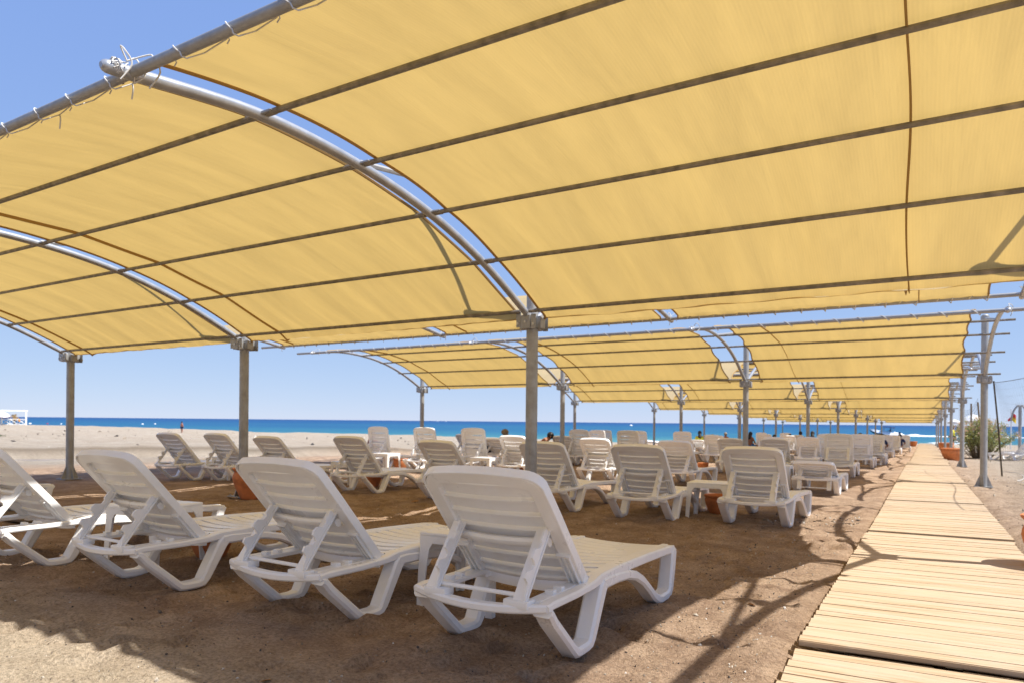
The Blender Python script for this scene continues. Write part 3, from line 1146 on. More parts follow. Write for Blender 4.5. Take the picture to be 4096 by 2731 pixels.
def g_bar(b):
    b.tube([(x_, .292, .022) for x_ in np.linspace(-.205, .205, 5)], .010, 8)


def mk(fn, nm):
    b = MB()
    fn(b)
    return b.mesh(nm, M['plastic'], True, 38)


LM = dict(frame=mk(g_frame, 'frame'), lr=[mk(lambda b, s=s: g_leg_rear(b, s), 'leg') for s in (-1, 1)], lf=[mk(lambda b, s=s: g_leg_front(b, s), 'leg') for s in (-1, 1)],
          seat=mk(g_seat, 'seat'), sslat=mk(lambda b: g_seat_slat(b), 'slat'), back=mk(g_back, 'backrest'), bslat=mk(lambda b: g_back_slat(b), 'slat'), arm=mk(lambda b: g_arm(b), 'prop_arm'), bar=mk(g_bar, 'back_prop'))


def g_seat_all(b):
    g_seat(b)
    for y_ in SEAT_Y: g_seat_slat(b, y_, seat_z(y_))


def g_back_all(b):
    g_back(b)
    for s_ in BACK_S: g_back_slat(b, s_)


def g_prop_all(b):
    g_bar(b)
    g_arm(b, -.222)
    g_arm(b, .222)


LF = dict(seat=mk(g_seat_all, 'seat'), back=mk(g_back_all, 'backrest'), prop=mk(g_prop_all, 'back_prop'))
HINGE = Vector((0, .455, .322))


def lounger(x_, y_, rz, ang, label, lod=0, group='white plastic sun loungers on the beach', dz=0.0, lean=0.0):
    """x_ is the centre line, y_ the rear end; the foot end points to the sea"""
    zr, zf = gz(x_, y_ + .36), gz(x_, y_ + 1.5)
    root = thing('sun_lounger', label, 'sun lounger', (x_, y_, (zr + zf) / 2 + .012 + dz), rz, group)
    root.rotation_euler = (math.atan2(zf - zr, 1.14) * math.cos(rz), lean, rz)
    link('frame', LM['frame'], root)
    for s in (0, 1):
        link('leg', LM['lr'][s], root)
        link('leg', LM['lf'][s], root)
    th = R(ang)
    bk_rot = (math.pi - th, 0, 0)
    if lod == 0:
        st_ = link('seat', LM['seat'], root)
        for yy in SEAT_Y: link('slat', LM['sslat'], st_, (0, yy, seat_z(yy)))
        bk = link('backrest', LM['back'], root, HINGE, bk_rot)
        for s_ in BACK_S: link('slat', LM['bslat'], bk, (0, s_, 0))
    else:
        link('seat', LF['seat'], root)
        bk = link('backrest', LF['back'], root, HINGE, bk_rot)
    # prop: swings from the back and lands on the rear rail where it can reach
    piv = HINGE + Vector((0, -math.cos(th) * .375, math.sin(th) * .375)) + Vector((0, -math.sin(th), -math.cos(th))) * .045
    drop = piv.z - .305
    Lp = .335
    if drop < Lp * .97 and drop > .05:
        dyv = math.sqrt(Lp * Lp - drop * drop)
        d = Vector((0, -dyv / Lp, -drop / Lp))
        if ang < 30: d = Vector((0, -.45, -.89))
    else:
        d = Vector((0, -.55, -.835))
    phi = math.atan2(d.z, d.y)
    if lod == 0:
        pr = link('back_prop', LM['bar'], root, piv, (phi, 0, 0))
        for sx_ in (-.222, .222): link('prop_arm', LM['arm'], pr, (sx_, 0, 0))
    else:
        link('back_prop', LF['prop'], root, piv, (phi, 0, 0))
    return root


# front row under the near half of the first canopy
lounger(11.165, -3.865, R(.6), 48, 'white plastic sun lounger nearest the camera, at the right end of the front row')
lounger(9.99, -3.965, R(-.5), 48, 'second white sun lounger of the front row, left of the nearest lounger')
lounger(8.650, -4.085, R(0), 48, 'third white sun lounger of the front row, with the terracotta pot behind its seat')
lounger(7.285, -4.19, R(1.5), 48, 'white sun lounger cut by the left edge of the photo, sun patches on its frame')
lounger(4.02, -4.05, R(-2), 50, 'white front row lounger mostly outside the left edge, only its foot end in view')
# second line, just beyond the first row of posts
for x_, y_, rz, an, lb in [
    (11.245, 1.17, -1, 50, 'white lounger next to the boardwalk sand with a low table at its left'),
    (10.095, .84, 0, 50, 'white lounger left of the low table that stands over a terracotta pot'),
    (8.825, .98, 1, 50, 'white lounger standing right behind the central steel post'),
    (7.12, 1.14, 0, 47, 'white lounger half hidden behind the back of the nearest lounger'),
    (5.42, 1.20, 0, 50, 'white lounger in full side view left of centre, terracotta pot under its rear rail'),
    (3.76, 1.10, 2, 46, 'white lounger whose back alone shows over the third lounger of the front row'),
    (2.40, 1.13, 1, 49, 'white lounger partly behind the second steel post from the left'),
    (1.40, .90, 2, 48, 'leftmost white lounger of the second line, against the open pale sand')]:
    lounger(x_, y_, R(rz), an, lb)
# third line
for x_, y_, rz, an, lb in [
    (11.29, 5.76, 0, 20, 'white lounger with its back let down almost flat near the boardwalk'),
    (10.30, 5.55, 0, 34, 'white lounger with half lowered back, left of the almost flat one'),
    (8.96, 5.75, 0, 48, 'reclined white lounger right of centre with a terracotta pot beyond its seat'),
    (7.52, 5.45, 0, 50, 'reclined white lounger seen right of the central post, between nearer loungers'),
    (5.78, 5.35, 0, 52, 'white lounger beside a low table, black dressed sunbather close behind'),
    (4.62, 5.35, -3, 80, 'bolt upright white lounger left of the low table by the black dressed sunbather'),
    (3.30, 5.40, -3, 78, 'upright white lounger in front of the stream, prop bar hanging loose'),
    (1.92, 5.40, -3, 80, 'upright white lounger leftmost of its line, a dark haired head above it')]:
    lounger(x_, y_, R(rz), an, lb, 0 if x_ > 7 else 1)
for x_, y_, rz, an, lb in [
    (11.10, 11.02, 0, 79, 'tall upright white lounger beside the boardwalk, beyond the flat one'),
    (9.78, 10.75, 0, 52, 'reclined white lounger in front of the second row right post'),
    (8.75, 10.75, 0, 50, 'reclined white lounger half hidden by the tall steel post in the second row'),
    (5.92, 10.9, -2, 79, 'upright cream lounger against the water left of a slim dark post'),
    (4.46, 10.9, -2, 80, 'upright lounger right of the second row post with water showing through its slots'),
    (2.62, 9.75, 3, 36, 'shaded low lounger holding the bag and the dark clothes of the sitting sunbather'),
    (0.98, 10.6, 2, 46, 'grey shaded lounger peeping out left of the bolt upright one'),
    (3.95, 11.2, 0, 46, 'lounger back showing just left of the central post above the others')]:
    lounger(x_, y_, R(rz), an, lb, 1)
for x_, y_, rz, an, lb in [
    (11.20, 16.3, 0, 78, 'upright greyish lounger by the boardwalk, second upright back from the camera'),
    (10.35, 16.0, 0, 76, 'upright lounger tucked left behind the tall one by the boardwalk'),
    (9.83, 15.8, 0, 55, 'lounger behind the low table in the middle distance'),
    (8.85, 15.9, 0, 52, 'lounger back between two posts in the middle distance, right of the post in front'),
    (7.02, 15.9, 0, 55, 'lounger below the sunbather in the yellow top'),
    (5.90, 15.9, -2, 76, 'upright lounger before the slim post left of the yellow top'),
    (4.32, 16.0, -2, 76, 'upright lounger showing right behind the cream one against the water'),
    (2.72, 16.1, -2, 78, 'upright pale lounger right behind the one with water in its slots')]:
    lounger(x_, y_, R(rz), an, lb, 1)
for x_, y_, rz, an, lb in [
    (11.40, 19.2, 0, 4, 'lounger folded fully flat along the boardwalk edge in the distance'),
    (11.30, 21.3, 0, 74, 'distant lounger by the boardwalk with a head above its back'),
    (5.62, 20.9, 0, 54, 'distant lounger back left of the sunbathing couple'),
    (.92, 21.0, -2, 78, 'distant upright lounger whose edge alone shows left of the kayak'),
    (11.35, 27.6, 0, 70, 'far lounger by the boardwalk in front of the speedboat wake'),
    (7.65, 26.0, 0, 55, 'far lounger turned sideways with sun streaks on its slats'),
    (6.60, 26.2, 0, 62, 'far pale lounger right of the black haired woman'),
    (3.90, 25.2, 0, 26, 'far lounger directly below the yellow top'),
    (9.95, 26.2, 0, 66, 'far lounger left of the tall upright by the boardwalk'),
    (7.32, 30.8, 0, 56, 'very far lounger left of the blue shirt'),
    (11.50, 33.4, 0, 70, 'very far lounger beside the boardwalk, second from its end'),
    (4.52, 36.0, -2, 78, 'very far lounger rising upright in front of the water'),
    (5.92, 35.8, 0, 78, 'very far bright edged lounger under the fabric'),
    (9.3, 33.0, 0, 62, 'very far lounger behind the post left of the towels'),
    (11.82, 40.2, 0, 72, 'last lounger beside the boardwalk before the terracotta pot')]:
    lounger(x_, y_, R(rz), an, lb, 1)
# loungers standing in the sun to the right
for x_, y_, rz, an, lb in [
    (16.55, 28.3, 40, 46, 'sunlit white lounger right of the oleander, nearest of its cluster'),
    (17.45, 29.4, 40, 30, 'sunlit white lounger at the right edge with half raised back'),
    (17.3, 32.0, 40, 45, 'sunlit white lounger right beside the bush, behind the nearest of its cluster'),
    (18.6, 33.2, 40, 45, 'farthest sunlit white lounger of the cluster at the right edge')]:
    lounger(x_, y_, R(rz), an, lb, 1, 'sunlit loungers right of the oleander')

# ------------------------------------------------------------------ side tables
b = MB()
b.bbox_bev(-.235, .235, -.215, .215, .405, .425, .008)
for a in (0, 1):
    b.bbox_bev(-.225, .225, (-.212, .198)[a], (-.198, .212)[a], .362, .406, .004)
    b.bbox_bev((-.232, .218)[a], (-.218, .232)[a], -.197, .197, .362, .406, .004)
TT = b.mesh('tabletop', M['plastic'])
TL = []
for sx_ in (-1, 1):
    for sy_ in (-1, 1):
        b = MB()
        # angle-section leg with a rounded shoulder, splayed a little
        for k, (hw, z0_) in enumerate([(0, 0)]):
            rings = []
            for zz, wv_, off in ((.0, .040, .012), (.20, .050, .006), (.33, .062, 0), (.365, .085, 0), (.404, .15, 0)):
                ox, oy = sx_ * (.233 + off), sy_ * (.213 + off)
                t_ = .010
                rings.append([(ox, oy, zz), (ox - sx_ * wv_, oy, zz), (ox - sx_ * wv_, oy - sy_ * t_, zz), (ox - sx_ * t_, oy - sy_ * t_, zz), (ox - sx_ * t_, oy - sy_ * wv_, zz), (ox, oy - sy_ * wv_, zz)])
            b.loft(rings)
        TL.append(b.mesh('leg', M['plastic'], True, 30))


def table(x_, y_, rz, label, sc=1.0):
    r_ = thing('side_table', label, 'table', (x_, y_, gz(x_, y_) + .005), R(rz), 'small white plastic side tables between loungers')
    r_.scale = (sc, sc, sc)
    link('tabletop', TT, r_)
    for q in TL: link('leg', q, r_)
    return r_


table(10.58, -3.02, 3, 'small white plastic table left of the nearest lounger')
table(7.99, -3.35, 10, 'small white plastic table between the two left loungers of the front row')
table(10.66, 1.83, 3, 'small white table over a terracotta pot, left of the lounger near the boardwalk')
table(4.62, 2.10, 0, 'small white table mostly hidden behind the side view lounger left of centre')
table(2.58, 5.30, 0, 'small white table between two upright loungers before the stream')
table(5.22, 5.30, 0, 'small white table beside the black dressed sunbather')
table(10.53, 6.95, 0, 'small white table at the left of the almost flat lounger')
table(10.50, 10.9, 0, 'small white table in front of the middle distance loungers, pot beneath')
table(10.62, 20.6, 0, 'small distant white table by the boardwalk with a pot beside it')
table(2.0, 1.75, 0, 'small white table between the two leftmost loungers of the second line')


# ------------------------------------------------------------------ pots
def pot(x_, y_, rim, h, label, style='bowl', rz=0):
    if style == 'bowl':
        prof = [(.52, 0), (.56, .02), (.74, .25), (.90, .52), (.97, .72), (.95, .84), (.93, .87), (1.02, .91), (1.04, .96), (1.0, 1.0), (.94, .99), (.90, .93), (.86, .80), (.80, .76)]
    else:
        prof = [(.50, 0), (.54, .02), (.70, .22), (.86, .42), (.955, .60), (.965, .615), (.955, .63), (.975, .66), (.985, .675), (.972, .69), (.965, .75), (.91, .84), (.87, .875), (.90, .90), (1.0, .965), (1.01, .99), (.985, 1.0), (.92, .995), (.86, .95), (.82, .90), (.85, .82), (.88, .70), (.82, .64)]
    r_ = thing('terracotta_pot', label, 'pot', (x_, y_, gz(x_, y_) - .01), rz, 'terracotta pots set about the beach')
    b = MB()
    b.lathe([(a * rim, c * h) for a, c in prof], 40 if style != 'bowl' else 30)
    b.build('pot', M['terracotta'], r_, True, 50)
    s = MB()
    top = prof[-1]
    n_ = 24
    s.add([(top[0] * rim * .995 * math.cos(2 * math.pi * k / n_), top[0] * rim * .995 * math.sin(2 * math.pi * k / n_), top[1] * h + .004) for k in range(n_)] + [(0, 0, top[1] * h + .012)], [(k, (k + 1) % n_, n_) for k in range(n_)])
    s.build('soil', M['soil'], r_)
    return r_


pot(13.69, .0, .265, .45, 'large terracotta pot with ridged shoulder at the right edge, shading the boardwalk', 'jar')
pot(4.84, -.05, .235, .43, 'large terracotta pot at the foot of the second steel post from the left', 'jar')
pot(10.62, 2.30, .16, .25, 'terracotta pot under the low table left of the boardwalk lounger')
pot(8.12, -2.98, .175, .27, 'terracotta pot under the seat of the third front row lounger')
pot(4.86, 2.38, .16, .27, 'terracotta pot showing under the side view lounger left of centre')
pot(2.08, 2.05, .18, .30, 'terracotta pot between the two leftmost loungers of the second line')
pot(2.45, 5.95, .17, .30, 'terracotta pot under the upright lounger before the stream')
pot(3.55, 3.7, .17, .28, 'terracotta pot behind the hidden table left of centre')
pot(7.85, 11.7, .145, .21, 'terracotta pot in sunlight beyond the seat of a reclined lounger')
pot(10.35, 8.4, .16, .27, 'terracotta pot peeping out behind the boardwalk lounger')
pot(10.52, 11.15, .18, .27, 'terracotta pot beneath the middle distance table')
pot(10.35, 20.7, .18, .30, 'terracotta pot beside the distant small table')
pot(5.55, 6.4, .16, .25, 'terracotta pot behind the black dressed sunbather table')
pot(12.05, 62.0, .33, .48, 'terracotta pot at the far left end of the boardwalk')
pot(13.80, 26.4, .40, .52, 'wide terracotta pot right of the boardwalk before the oleander')
pot(13.95, 41.2, .40, .60, 'terracotta pot behind the wide one right of the boardwalk')


# ------------------------------------------------------------------ people
def skin_body(name, chain, edges, radii, material, parent, sub=1, rootv=0):
    me_ = bpy.data.meshes.new(name)
    me_.from_pydata(chain, edges, [])
    o = link(name, me_, parent)
    md = o.modifiers.new('skin', 'SKIN')
    md.use_smooth_shade = True
    sv = me_.skin_vertices[0].data
    for i, r_ in enumerate(radii): sv[i].radius = (r_, r_)
    sv[rootv].use_root = True
    ms = o.modifiers.new('sub', 'SUBSURF')
    ms.levels = ms.render_levels = sub
    dg = bpy.context.evaluated_depsgraph_get()
    em = bpy.data.meshes.new_from_object(o.evaluated_get(dg))
    em.name = name
    o.modifiers.clear()
    o.data = em
    em.materials.clear()
    em.materials.append(material)
    for p in em.polygons: p.use_smooth = True
    return o


def pose(kind):
    """joints in the person's own frame: +y is where the person faces, z up from the ground"""
    if kind == 'sit':      # sitting on a lounger seat, legs forward, hands in the lap
        J = dict(pelvis=(0, 0, .44), belly=(0, -.02, .58), chest=(0, -.02, .78), neck=(0, 0, .95), head=(0, .02, 1.06), crown=(0, .02, 1.18),
                 sh=(.17, -.02, .88), el=(.24, .06, .64), wr=(.14, .26, .56), hd=(.08, .33, .56), hip=(.10, .04, .43), kn=(.13, .45, .47), an=(.12, .80, .36), to=(.12, .92, .40))
    elif kind == 'hunch':  # sitting bent forward
        J = dict(pelvis=(0, 0, .42), belly=(0, .05, .55), chest=(0, .17, .70), neck=(0, .30, .80), head=(0, .38, .86), crown=(0, .43, .96),
                 sh=(.18, .20, .78), el=(.24, .32, .52), wr=(.16, .52, .48), hd=(.12, .60, .47), hip=(.10, .05, .41), kn=(.14, .46, .50), an=(.13, .60, .12), to=(.13, .74, .05))
    elif kind == 'recline':
        J = dict(pelvis=(0, 0, .42), belly=(0, -.12, .52), chest=(0, -.26, .68), neck=(0, -.36, .82), head=(0, -.38, .92), crown=(0, -.39, 1.04),
                 sh=(.17, -.30, .76), el=(.26, -.12, .56), wr=(.22, .10, .50), hd=(.20, .18, .49), hip=(.09, .04, .41), kn=(.11, .46, .50), an=(.11, .86, .36), to=(.11, .93, .44))
    else:
        J = dict(pelvis=(0, 0, .95), belly=(0, .01, 1.10), chest=(0, 0, 1.32), neck=(0, .01, 1.49), head=(0, .03, 1.60), crown=(0, .02, 1.72),
                 sh=(.18, 0, 1.42), el=(.27, .02, 1.14), wr=(.22, .16, .96), hd=(.18, .24, .92), hip=(.10, 0, .92), kn=(.11, .04, .50), an=(.10, 0, .09), to=(.11, .14, .03))
    return J


RAD = dict(pelvis=.135, belly=.12, chest=.145, neck=.055, head=.092, crown=.070, sh=.062, el=.044, wr=.030, hd=.036, hip=.088, kn=.056, an=.040, to=.034)


def person(x_, y_, rz, kind, skin, top, hair, label, z=None, sc=1.0, longhair=False, bottom=None, scarf=None):
    J = pose(kind)
    root = thing('person', label, 'person', (x_, y_, gz(x_, y_) if z is None else z), R(rz))
    root.scale = (sc, sc, sc)
    names = ['pelvis', 'belly', 'chest', 'neck', 'head', 'crown']
    vs, rd, ix = [], [], {}
    for n_ in names:
        ix[n_] = len(vs)
        vs.append(J[n_])
        rd.append(RAD[n_])
    ed = [(ix[a], ix[b_]) for a, b_ in zip(names, names[1:])]
    for s in (-1, 1):
        for n_ in ('sh', 'el', 'wr', 'hd', 'hip', 'kn', 'an', 'to'):
            p = J[n_]
            ix[(n_, s)] = len(vs)
            vs.append((p[0] * s, p[1], p[2]))
            rd.append(RAD[n_])
        ed += [(ix['chest'], ix[('sh', s)]), (ix[('sh', s)], ix[('el', s)]), (ix[('el', s)], ix[('wr', s)]), (ix[('wr', s)], ix[('hd', s)]), (ix['pelvis'], ix[('hip', s)]), (ix[('hip', s)], ix[('kn', s)]), (ix[('kn', s)], ix[('an', s)]), (ix[('an', s)], ix[('to', s)])]
    skin_body('body', vs, ed, rd, M[skin], root)
    if top:
        tv = [J['pelvis'], J['belly'], J['chest'], tuple((Vector(J['chest']) * .25 + Vector(J['neck']) * .75))]
        tr_ = [.148, .138, .162, .080]
        te = [(0, 1), (1, 2), (2, 3)]
        for s in (-1, 1):
            tv += [(J['sh'][0] * s, J['sh'][1], J['sh'][2]), tuple(Vector((J['sh'][0] * s, J['sh'][1], J['sh'][2])).lerp(Vector((J['el'][0] * s, J['el'][1], J['el'][2])), .75))]
            tr_ += [.078, .064]
            k = len(tv)
            te += [(2, k - 2), (k - 2, k - 1)]
        skin_body('shirt', tv, te, tr_, M[top], root)
    if bottom:
        tv, tr_, te = [J['pelvis']], [.150], []
        for s in (-1, 1):
            h_ = Vector((J['hip'][0] * s, J['hip'][1], J['hip'][2]))
            k_ = Vector((J['kn'][0] * s, J['kn'][1], J['kn'][2]))
            tv += [tuple(h_), tuple(h_.lerp(k_, .6))]
            tr_ += [.102, .088]
            k = len(tv)
            te += [(0, k - 2), (k - 2, k - 1)]
        skin_body('shorts', tv, te, tr_, M[bottom], root)
    hd_, cr = Vector(J['head']), Vector(J['crown'])
    ax_ = (cr - hd_).normalized()
    hb = MB()
    c_ = hd_ + ax_ * .055 + Vector((0, -.022, 0))
    hb.sphere(c_, .112, 12, 7, (.92, 1.0, 1.02))
    if scarf:
        hb.sphere(c_ + Vector((0, -.02, .03)), .135, 12, 7, (1, 1.05, .85))
        hb.tube(catmull([c_ + Vector((.10, -.03, -.05)), c_ + Vector((.11, -.08, -.16)), c_ + Vector((.09, -.08, -.28))], 4), .05, 8)
        hb.build('headscarf', M[scarf], root)
    else:
        if longhair:
            nk = Vector(J['chest'])
            hb.tube(catmull([c_, c_.lerp(nk, .4) + Vector((0, -.09, 0)), nk + Vector((0, -.15, .06))], 4), .085, 9, True, None)
        hb.build('hair', M[hair], root)
    # ears and nose
    eb = MB()
    for s in (-1, 1): eb.sphere(hd_ + Vector((s * .092, 0, .01)), .026, 6, 4, (.5, .8, 1.2))
    eb.sphere(hd_ + Vector((0, .095, .0)), .018, 6, 4, (.8, 1, 1.3))
    eb.build('face', M[skin], root)
    return root


person(2.52, 10.45, 8, 'sit', 'skin_tan', 'cloth_black', 'hair_dark', 'person seen from behind in a black top and a sand coloured headscarf', None, .80, False, 'cloth_black', 'scarf_sand')
person(3.30, 11.0, -60, 'hunch', 'skin_tan', None, 'hair_dark', 'bare shouldered tanned person bending forward beside the central post', None, .92, False, 'cloth_black')
person(3.78, 25.9, 20, 'sit', 'skin_tan', 'cloth_yellow', 'hair_dark', 'long haired woman in a yellow top sitting among far loungers', None, .86, True, 'cloth_navy')
person(5.10, 23.9, 160, 'hunch', 'skin_red', None, 'hair_grey', 'sunburnt bald person bending low right of the yellow top', None, .90, False, 'cloth_white')
person(3.98, 30.0, 0, 'sit', 'skin_red', None, 'hair_grey', 'small far sunbather sitting right of the sunburnt one', None, .82, False, 'cloth_navy')
person(5.90, 26.8, -30, 'sit', 'skin_brown', None, 'hair_dark', 'dark haired tanned woman sitting sideways right of the tall post', None, .86, True, 'cloth_blue')
person(6.35, 30.2, 10, 'recline', 'skin_brown', 'cloth_navy', 'hair_dark', 'black haired person lying back in a navy top in the distance', None, .86, False, 'cloth_navy')
person(8.18, 29.8, 0, 'sit', 'skin_tan', 'cloth_blue', 'hair_dark', 'dark haired person in a blue shirt right of a post', None, .92, True, 'cloth_navy')
person(6.95, 34.6, 0, 'sit', 'skin_tan', 'cloth_maroon', 'hair_dark', 'distant dark head directly left of the blue shirt', None, .92)
person(6.74, 32.8, 0, 'recline', 'skin_tan', 'cloth_navy', 'hair_dark', 'distant dark head between two posts, low over the loungers', None, .90)
person(10.84, 21.9, 0, 'recline', 'skin_tan', 'cloth_white', 'hair_dark', 'dark head over the greyish upright lounger by the boardwalk', None, .98)
person(11.25, 27.0, 0, 'recline', 'skin_brown', 'cloth_navy', 'hair_dark', 'dark head in front of the speedboat hull', None, .98)
person(11.68, 37.8, 0, 'recline', 'skin_brown', 'cloth_navy', 'hair_dark', 'dark head near the far end of the boardwalk, before the wake', None, .98)
person(-3.83, 11.9, 30, 'sit', 'skin_tan', None, 'hair_dark', 'head showing above the leftmost upright lounger', None, .80, False, 'cloth_navy')
person(-57.3, 39.8, 0, 'stand', 'skin_red', None, 'hair_dark', 'shirtless man standing on the open beach left of the second post', gz(-57.3, 39.8) - .15, .78, False, 'cloth_navy')
person(14.55, 50, 60, 'stand', 'skin_brown', 'cloth_yellow', 'hair_dark', 'person in yellow and black standing behind the far right posts', None, .95, False, 'cloth_black')

# things lying on loungers
b = MB()
r_ = random.Random(5)
for k in range(16):
    b.sphere((r_.uniform(-.16, .16), r_.uniform(-.2, .2), .08 + .18 * r_.random()), r_.uniform(.07, .12), 8, 5, (1, 1.2, .8))
bag = b.build('clothes_heap', M['cloth_navy'])
bag.location = (2.12, 9.95, gz(2.1, 9.9) + .32)
tag(bag, 'dark heap of clothes and bag left of the shaded low lounger', 'clothes')
for x_, y_, lb, kk in [(8.95, 41.5, 'navy towel over a far lounger, left of two', 'towel_blue'), (9.85, 41.8, 'navy towel over a far lounger, right of two', 'towel_blue')]:
    b = MB()
    rings = []
    for q in np.linspace(0, 1, 9):
        rings.append([(-.36, -.1 + .8 * q, .95 - .25 * q * q), (.36, -.1 + .8 * q, .95 - .25 * q * q + .01), (.36, -.1 + .8 * q, .93 - .25 * q * q), (-.36, -.1 + .8 * q, .925 - .25 * q * q)])
    b.loft(rings)
    o = b.build('towel', M[kk])
    o.location = (x_, y_, gz(x_, y_))
    tag(o, lb, 'towel')
    lounger(x_, y_ - .3, 0, 58, 'far lounger under the ' + ('left' if x_ < 9.4 else 'right') + ' navy towel', 1)
# striped towel hanging under a lounger
b = MB()
b.loft([[(-.2, .0, .28), (.2, .0, .28), (.2, .012, .28), (-.2, .012, .28)], [(-.2, -.03, .12), (.2, -.02, .13), (.2, -.008, .13), (-.2, -.018, .12)], [(-.19, .03, .02), (.2, .02, .03), (.2, .032, .03), (-.19, .042, .02)]])
o = b.build('towel', M['towel_stripe'])
o.location = (3.75, 6.6, gz(3.75, 6.6))
tag(o, 'blue striped towel hanging by the upright lounger before the stream', 'towel')

# surf board / pedalo on the shore
b = MB()
rings = []
for q in np.linspace(-1, 1, 13):
    hw = .42 * (1 - abs(q) ** 2.6) + .01
    rings.append([(q * 2.1, hw * math.cos(a), .10 + .09 * math.sin(a) + .16 * q * q) for a in np.linspace(0, 2 * math.pi, 12, endpoint=False)])
b.loft(rings)
kay = b.build('kayak', M['hull_white'])
kay.location = (-2.2, 37.0, gz(-2.2, 37) + .18)
kay.rotation_euler = (0, R(4), R(28))
tag(kay, 'bright white kayak lying by the water behind the cream upright lounger', 'kayak')

# ------------------------------------------------------------------ volleyball net and poles
net = thing('volleyball_net', 'large sagging ball net on a leaning dark pole right of the boardwalk', 'net', (14.57, 15.45, gz(14.57, 15.45)))
b = MB()
b.tube([(0, 0, -.2), (-.10, -.02, 1.2), (-.215, -.05, 2.45)], .020, 7)
b.build('pole', M['dark_pole'], net)
b = MB()
b.tube([(.3, -11.0, -.1), (.33, -11.0, 2.6)], .024, 7)
b.build('pole', M['dark_pole'], net)


def netpt(u, v):
    x_ = -.215 * (1 - u) * v + .3 * u + .10 * math.sin(u * 9 + v * 3)
    y_ = -11.0 * u
    top = 2.42 + .18 * u - .42 * 4 * u * (1 - u) * (.55 if u < .5 else .4)
    bot = .10 + .03 * math.sin(u * 21)
    return Vector((x_ + .25 * math.sin(math.pi * v) * math.sin(math.pi * u), y_, bot + (top - bot) * v))


b = MB()
for i in range(0, 57):
    u = i / 56
    b.tube([netpt(u, v) for v in np.linspace(0, 1, 9)], .0012, 3, False)
for k in range(0, 14):
    v = k / 13
    b.tube([netpt(u, v) for u in np.linspace(0, 1, 41)], .0012, 3, False)
o = b.build('mesh_net', M['net_line'], net)
o['kind'] = 'stuff'
b = MB()
b.tube([netpt(u, 1) for u in np.linspace(0, 1, 41)], .007, 5)
b.build('top_rope', M['net_line'], net)
b = MB()
b.tube([netpt(u, 0) + Vector((.15 * math.sin(u * 14), 0, 0)) for u in np.linspace(0, 1, 41)], .007, 5)
b.build('bottom_rope', M['rope'], net)

for (x0, y0, x1, y1, h, lb) in [(15.62, 39.8, 15.40, 40.0, 2.9, 'leaning grey pole rising behind the oleander, right of two'), (15.22, 42.0, 15.19, 42, 2.9, 'upright grey pole rising behind the oleander, left of two')]:
    b = MB()
    b.tube([(0, 0, -.2), ((x1 - x0) * .5, (y1 - y0) * .5, h * .5), (x1 - x0, y1 - y0, h)], .045, 8)
    o = b.build('net_pole', M['wood_pole'])
    o.location = (x0, y0, gz(x0, y0))
    tag(o, lb, 'pole', 'poles of the far net')
b = MB()
for i in range(22):
    u = i / 21
    sag = .5 * 4 * u * (1 - u)
    b.tube([(14.7 + .8 * u - .1, 42.2 - 2.2 * u, 2.35 - sag + .3 * u - .5 * q) for q in (0, .5, 1.0, 1.6)], .004, 3, False)
for q in (0, .5, 1.0, 1.6):
    b.tube([(14.6 + .8 * u, 42.2 - 2.2 * u, 2.35 - .5 * 4 * u * (1 - u) + .3 * u - .5 * q) for u in np.linspace(0, 1, 12)], .005, 3, False)
o = b.build('far_net', M['net_line'])
tag(o, 'sagging far net strung between the poles behind the oleander', 'net')

# ------------------------------------------------------------------ oleander bush
bush = thing('oleander_bush', 'bushy pale green oleander with cream flowers behind the right posts', 'bush', (15.02, 31.0, gz(15.02, 31)))
r_ = np.random.default_rng(77)
st, lf, fl = MB(), MB(), MB()
tips = []
for k in range(150):
    az, sp = r_.uniform(0, 2 * math.pi), r_.uniform(.1, 1.0)
    ex, ey = 1.36 * sp * math.cos(az), 1.0 * sp * math.sin(az)
    ez = (1.78 - .62 * sp ** 2.2) * r_.uniform(.62, 1.06)
    p0 = Vector((.25 * ex, .25 * ey, -.05))
    p1 = Vector((.6 * ex, .6 * ey, ez * .6))
    p2 = Vector((ex, ey, ez))
    pts = catmull([p0, p1, p2], 4)
    st.tube(pts, .008, 4, False, [.012 - .001 * i for i in range(len(pts))])
    tips.append(p2)
    for q in range(46):
        a = .30 + .72 * r_.random() ** .8
        c_ = p0.lerp(p1, a * 2) if a < .5 else p1.lerp(p2, min(1.05, (a - .5) * 2))
        c_ = c_ + Vector(r_.normal(0, .07, 3))
        d = Vector((r_.normal(0, 1), r_.normal(0, 1), r_.normal(.7, .6))).normalized()
        sd = d.cross(Vector(r_.normal(0, 1, 3))).normalized() * r_.uniform(.010, .018)
        L_ = r_.uniform(.08, .16)
        lf.add([c_, c_ + d * L_ * .5 + sd, c_ + d * L_, c_ + d * L_ * .5 - sd], [(0, 1, 2, 3)])
    if r_.random() < .62 and ez > .6:
        for q in range(16):
            c_ = p2 + Vector(r_.normal(0, .055, 3))
            n_ = Vector(r_.normal(0, 1, 3)).normalized()
            a_ = n_.orthogonal().normalized() * .026
            b_ = n_.cross(a_)
            fl.add([c_ + a_, c_ + b_, c_ - a_, c_ - b_], [(0, 1, 2, 3)])
for k in range(40):
    az = r_.uniform(0, 2 * math.pi)
    rr = r_.uniform(.5, 1.1)
    st.tube(catmull([(.2 * math.cos(az), .2 * math.sin(az), 0), (rr * .7 * math.cos(az), rr * .7 * math.sin(az), r_.uniform(.1, .4)), (rr * math.cos(az), rr * math.sin(az), r_.uniform(.0, .5))], 3), .006, 4, False)
st.build('stem', M['twig'], bush)
o = lf.build('foliage', M['leaf'], bush, False)
o['kind'] = 'stuff'
o = fl.build('flowers', M['flower'], bush, False)
o['kind'] = 'stuff'
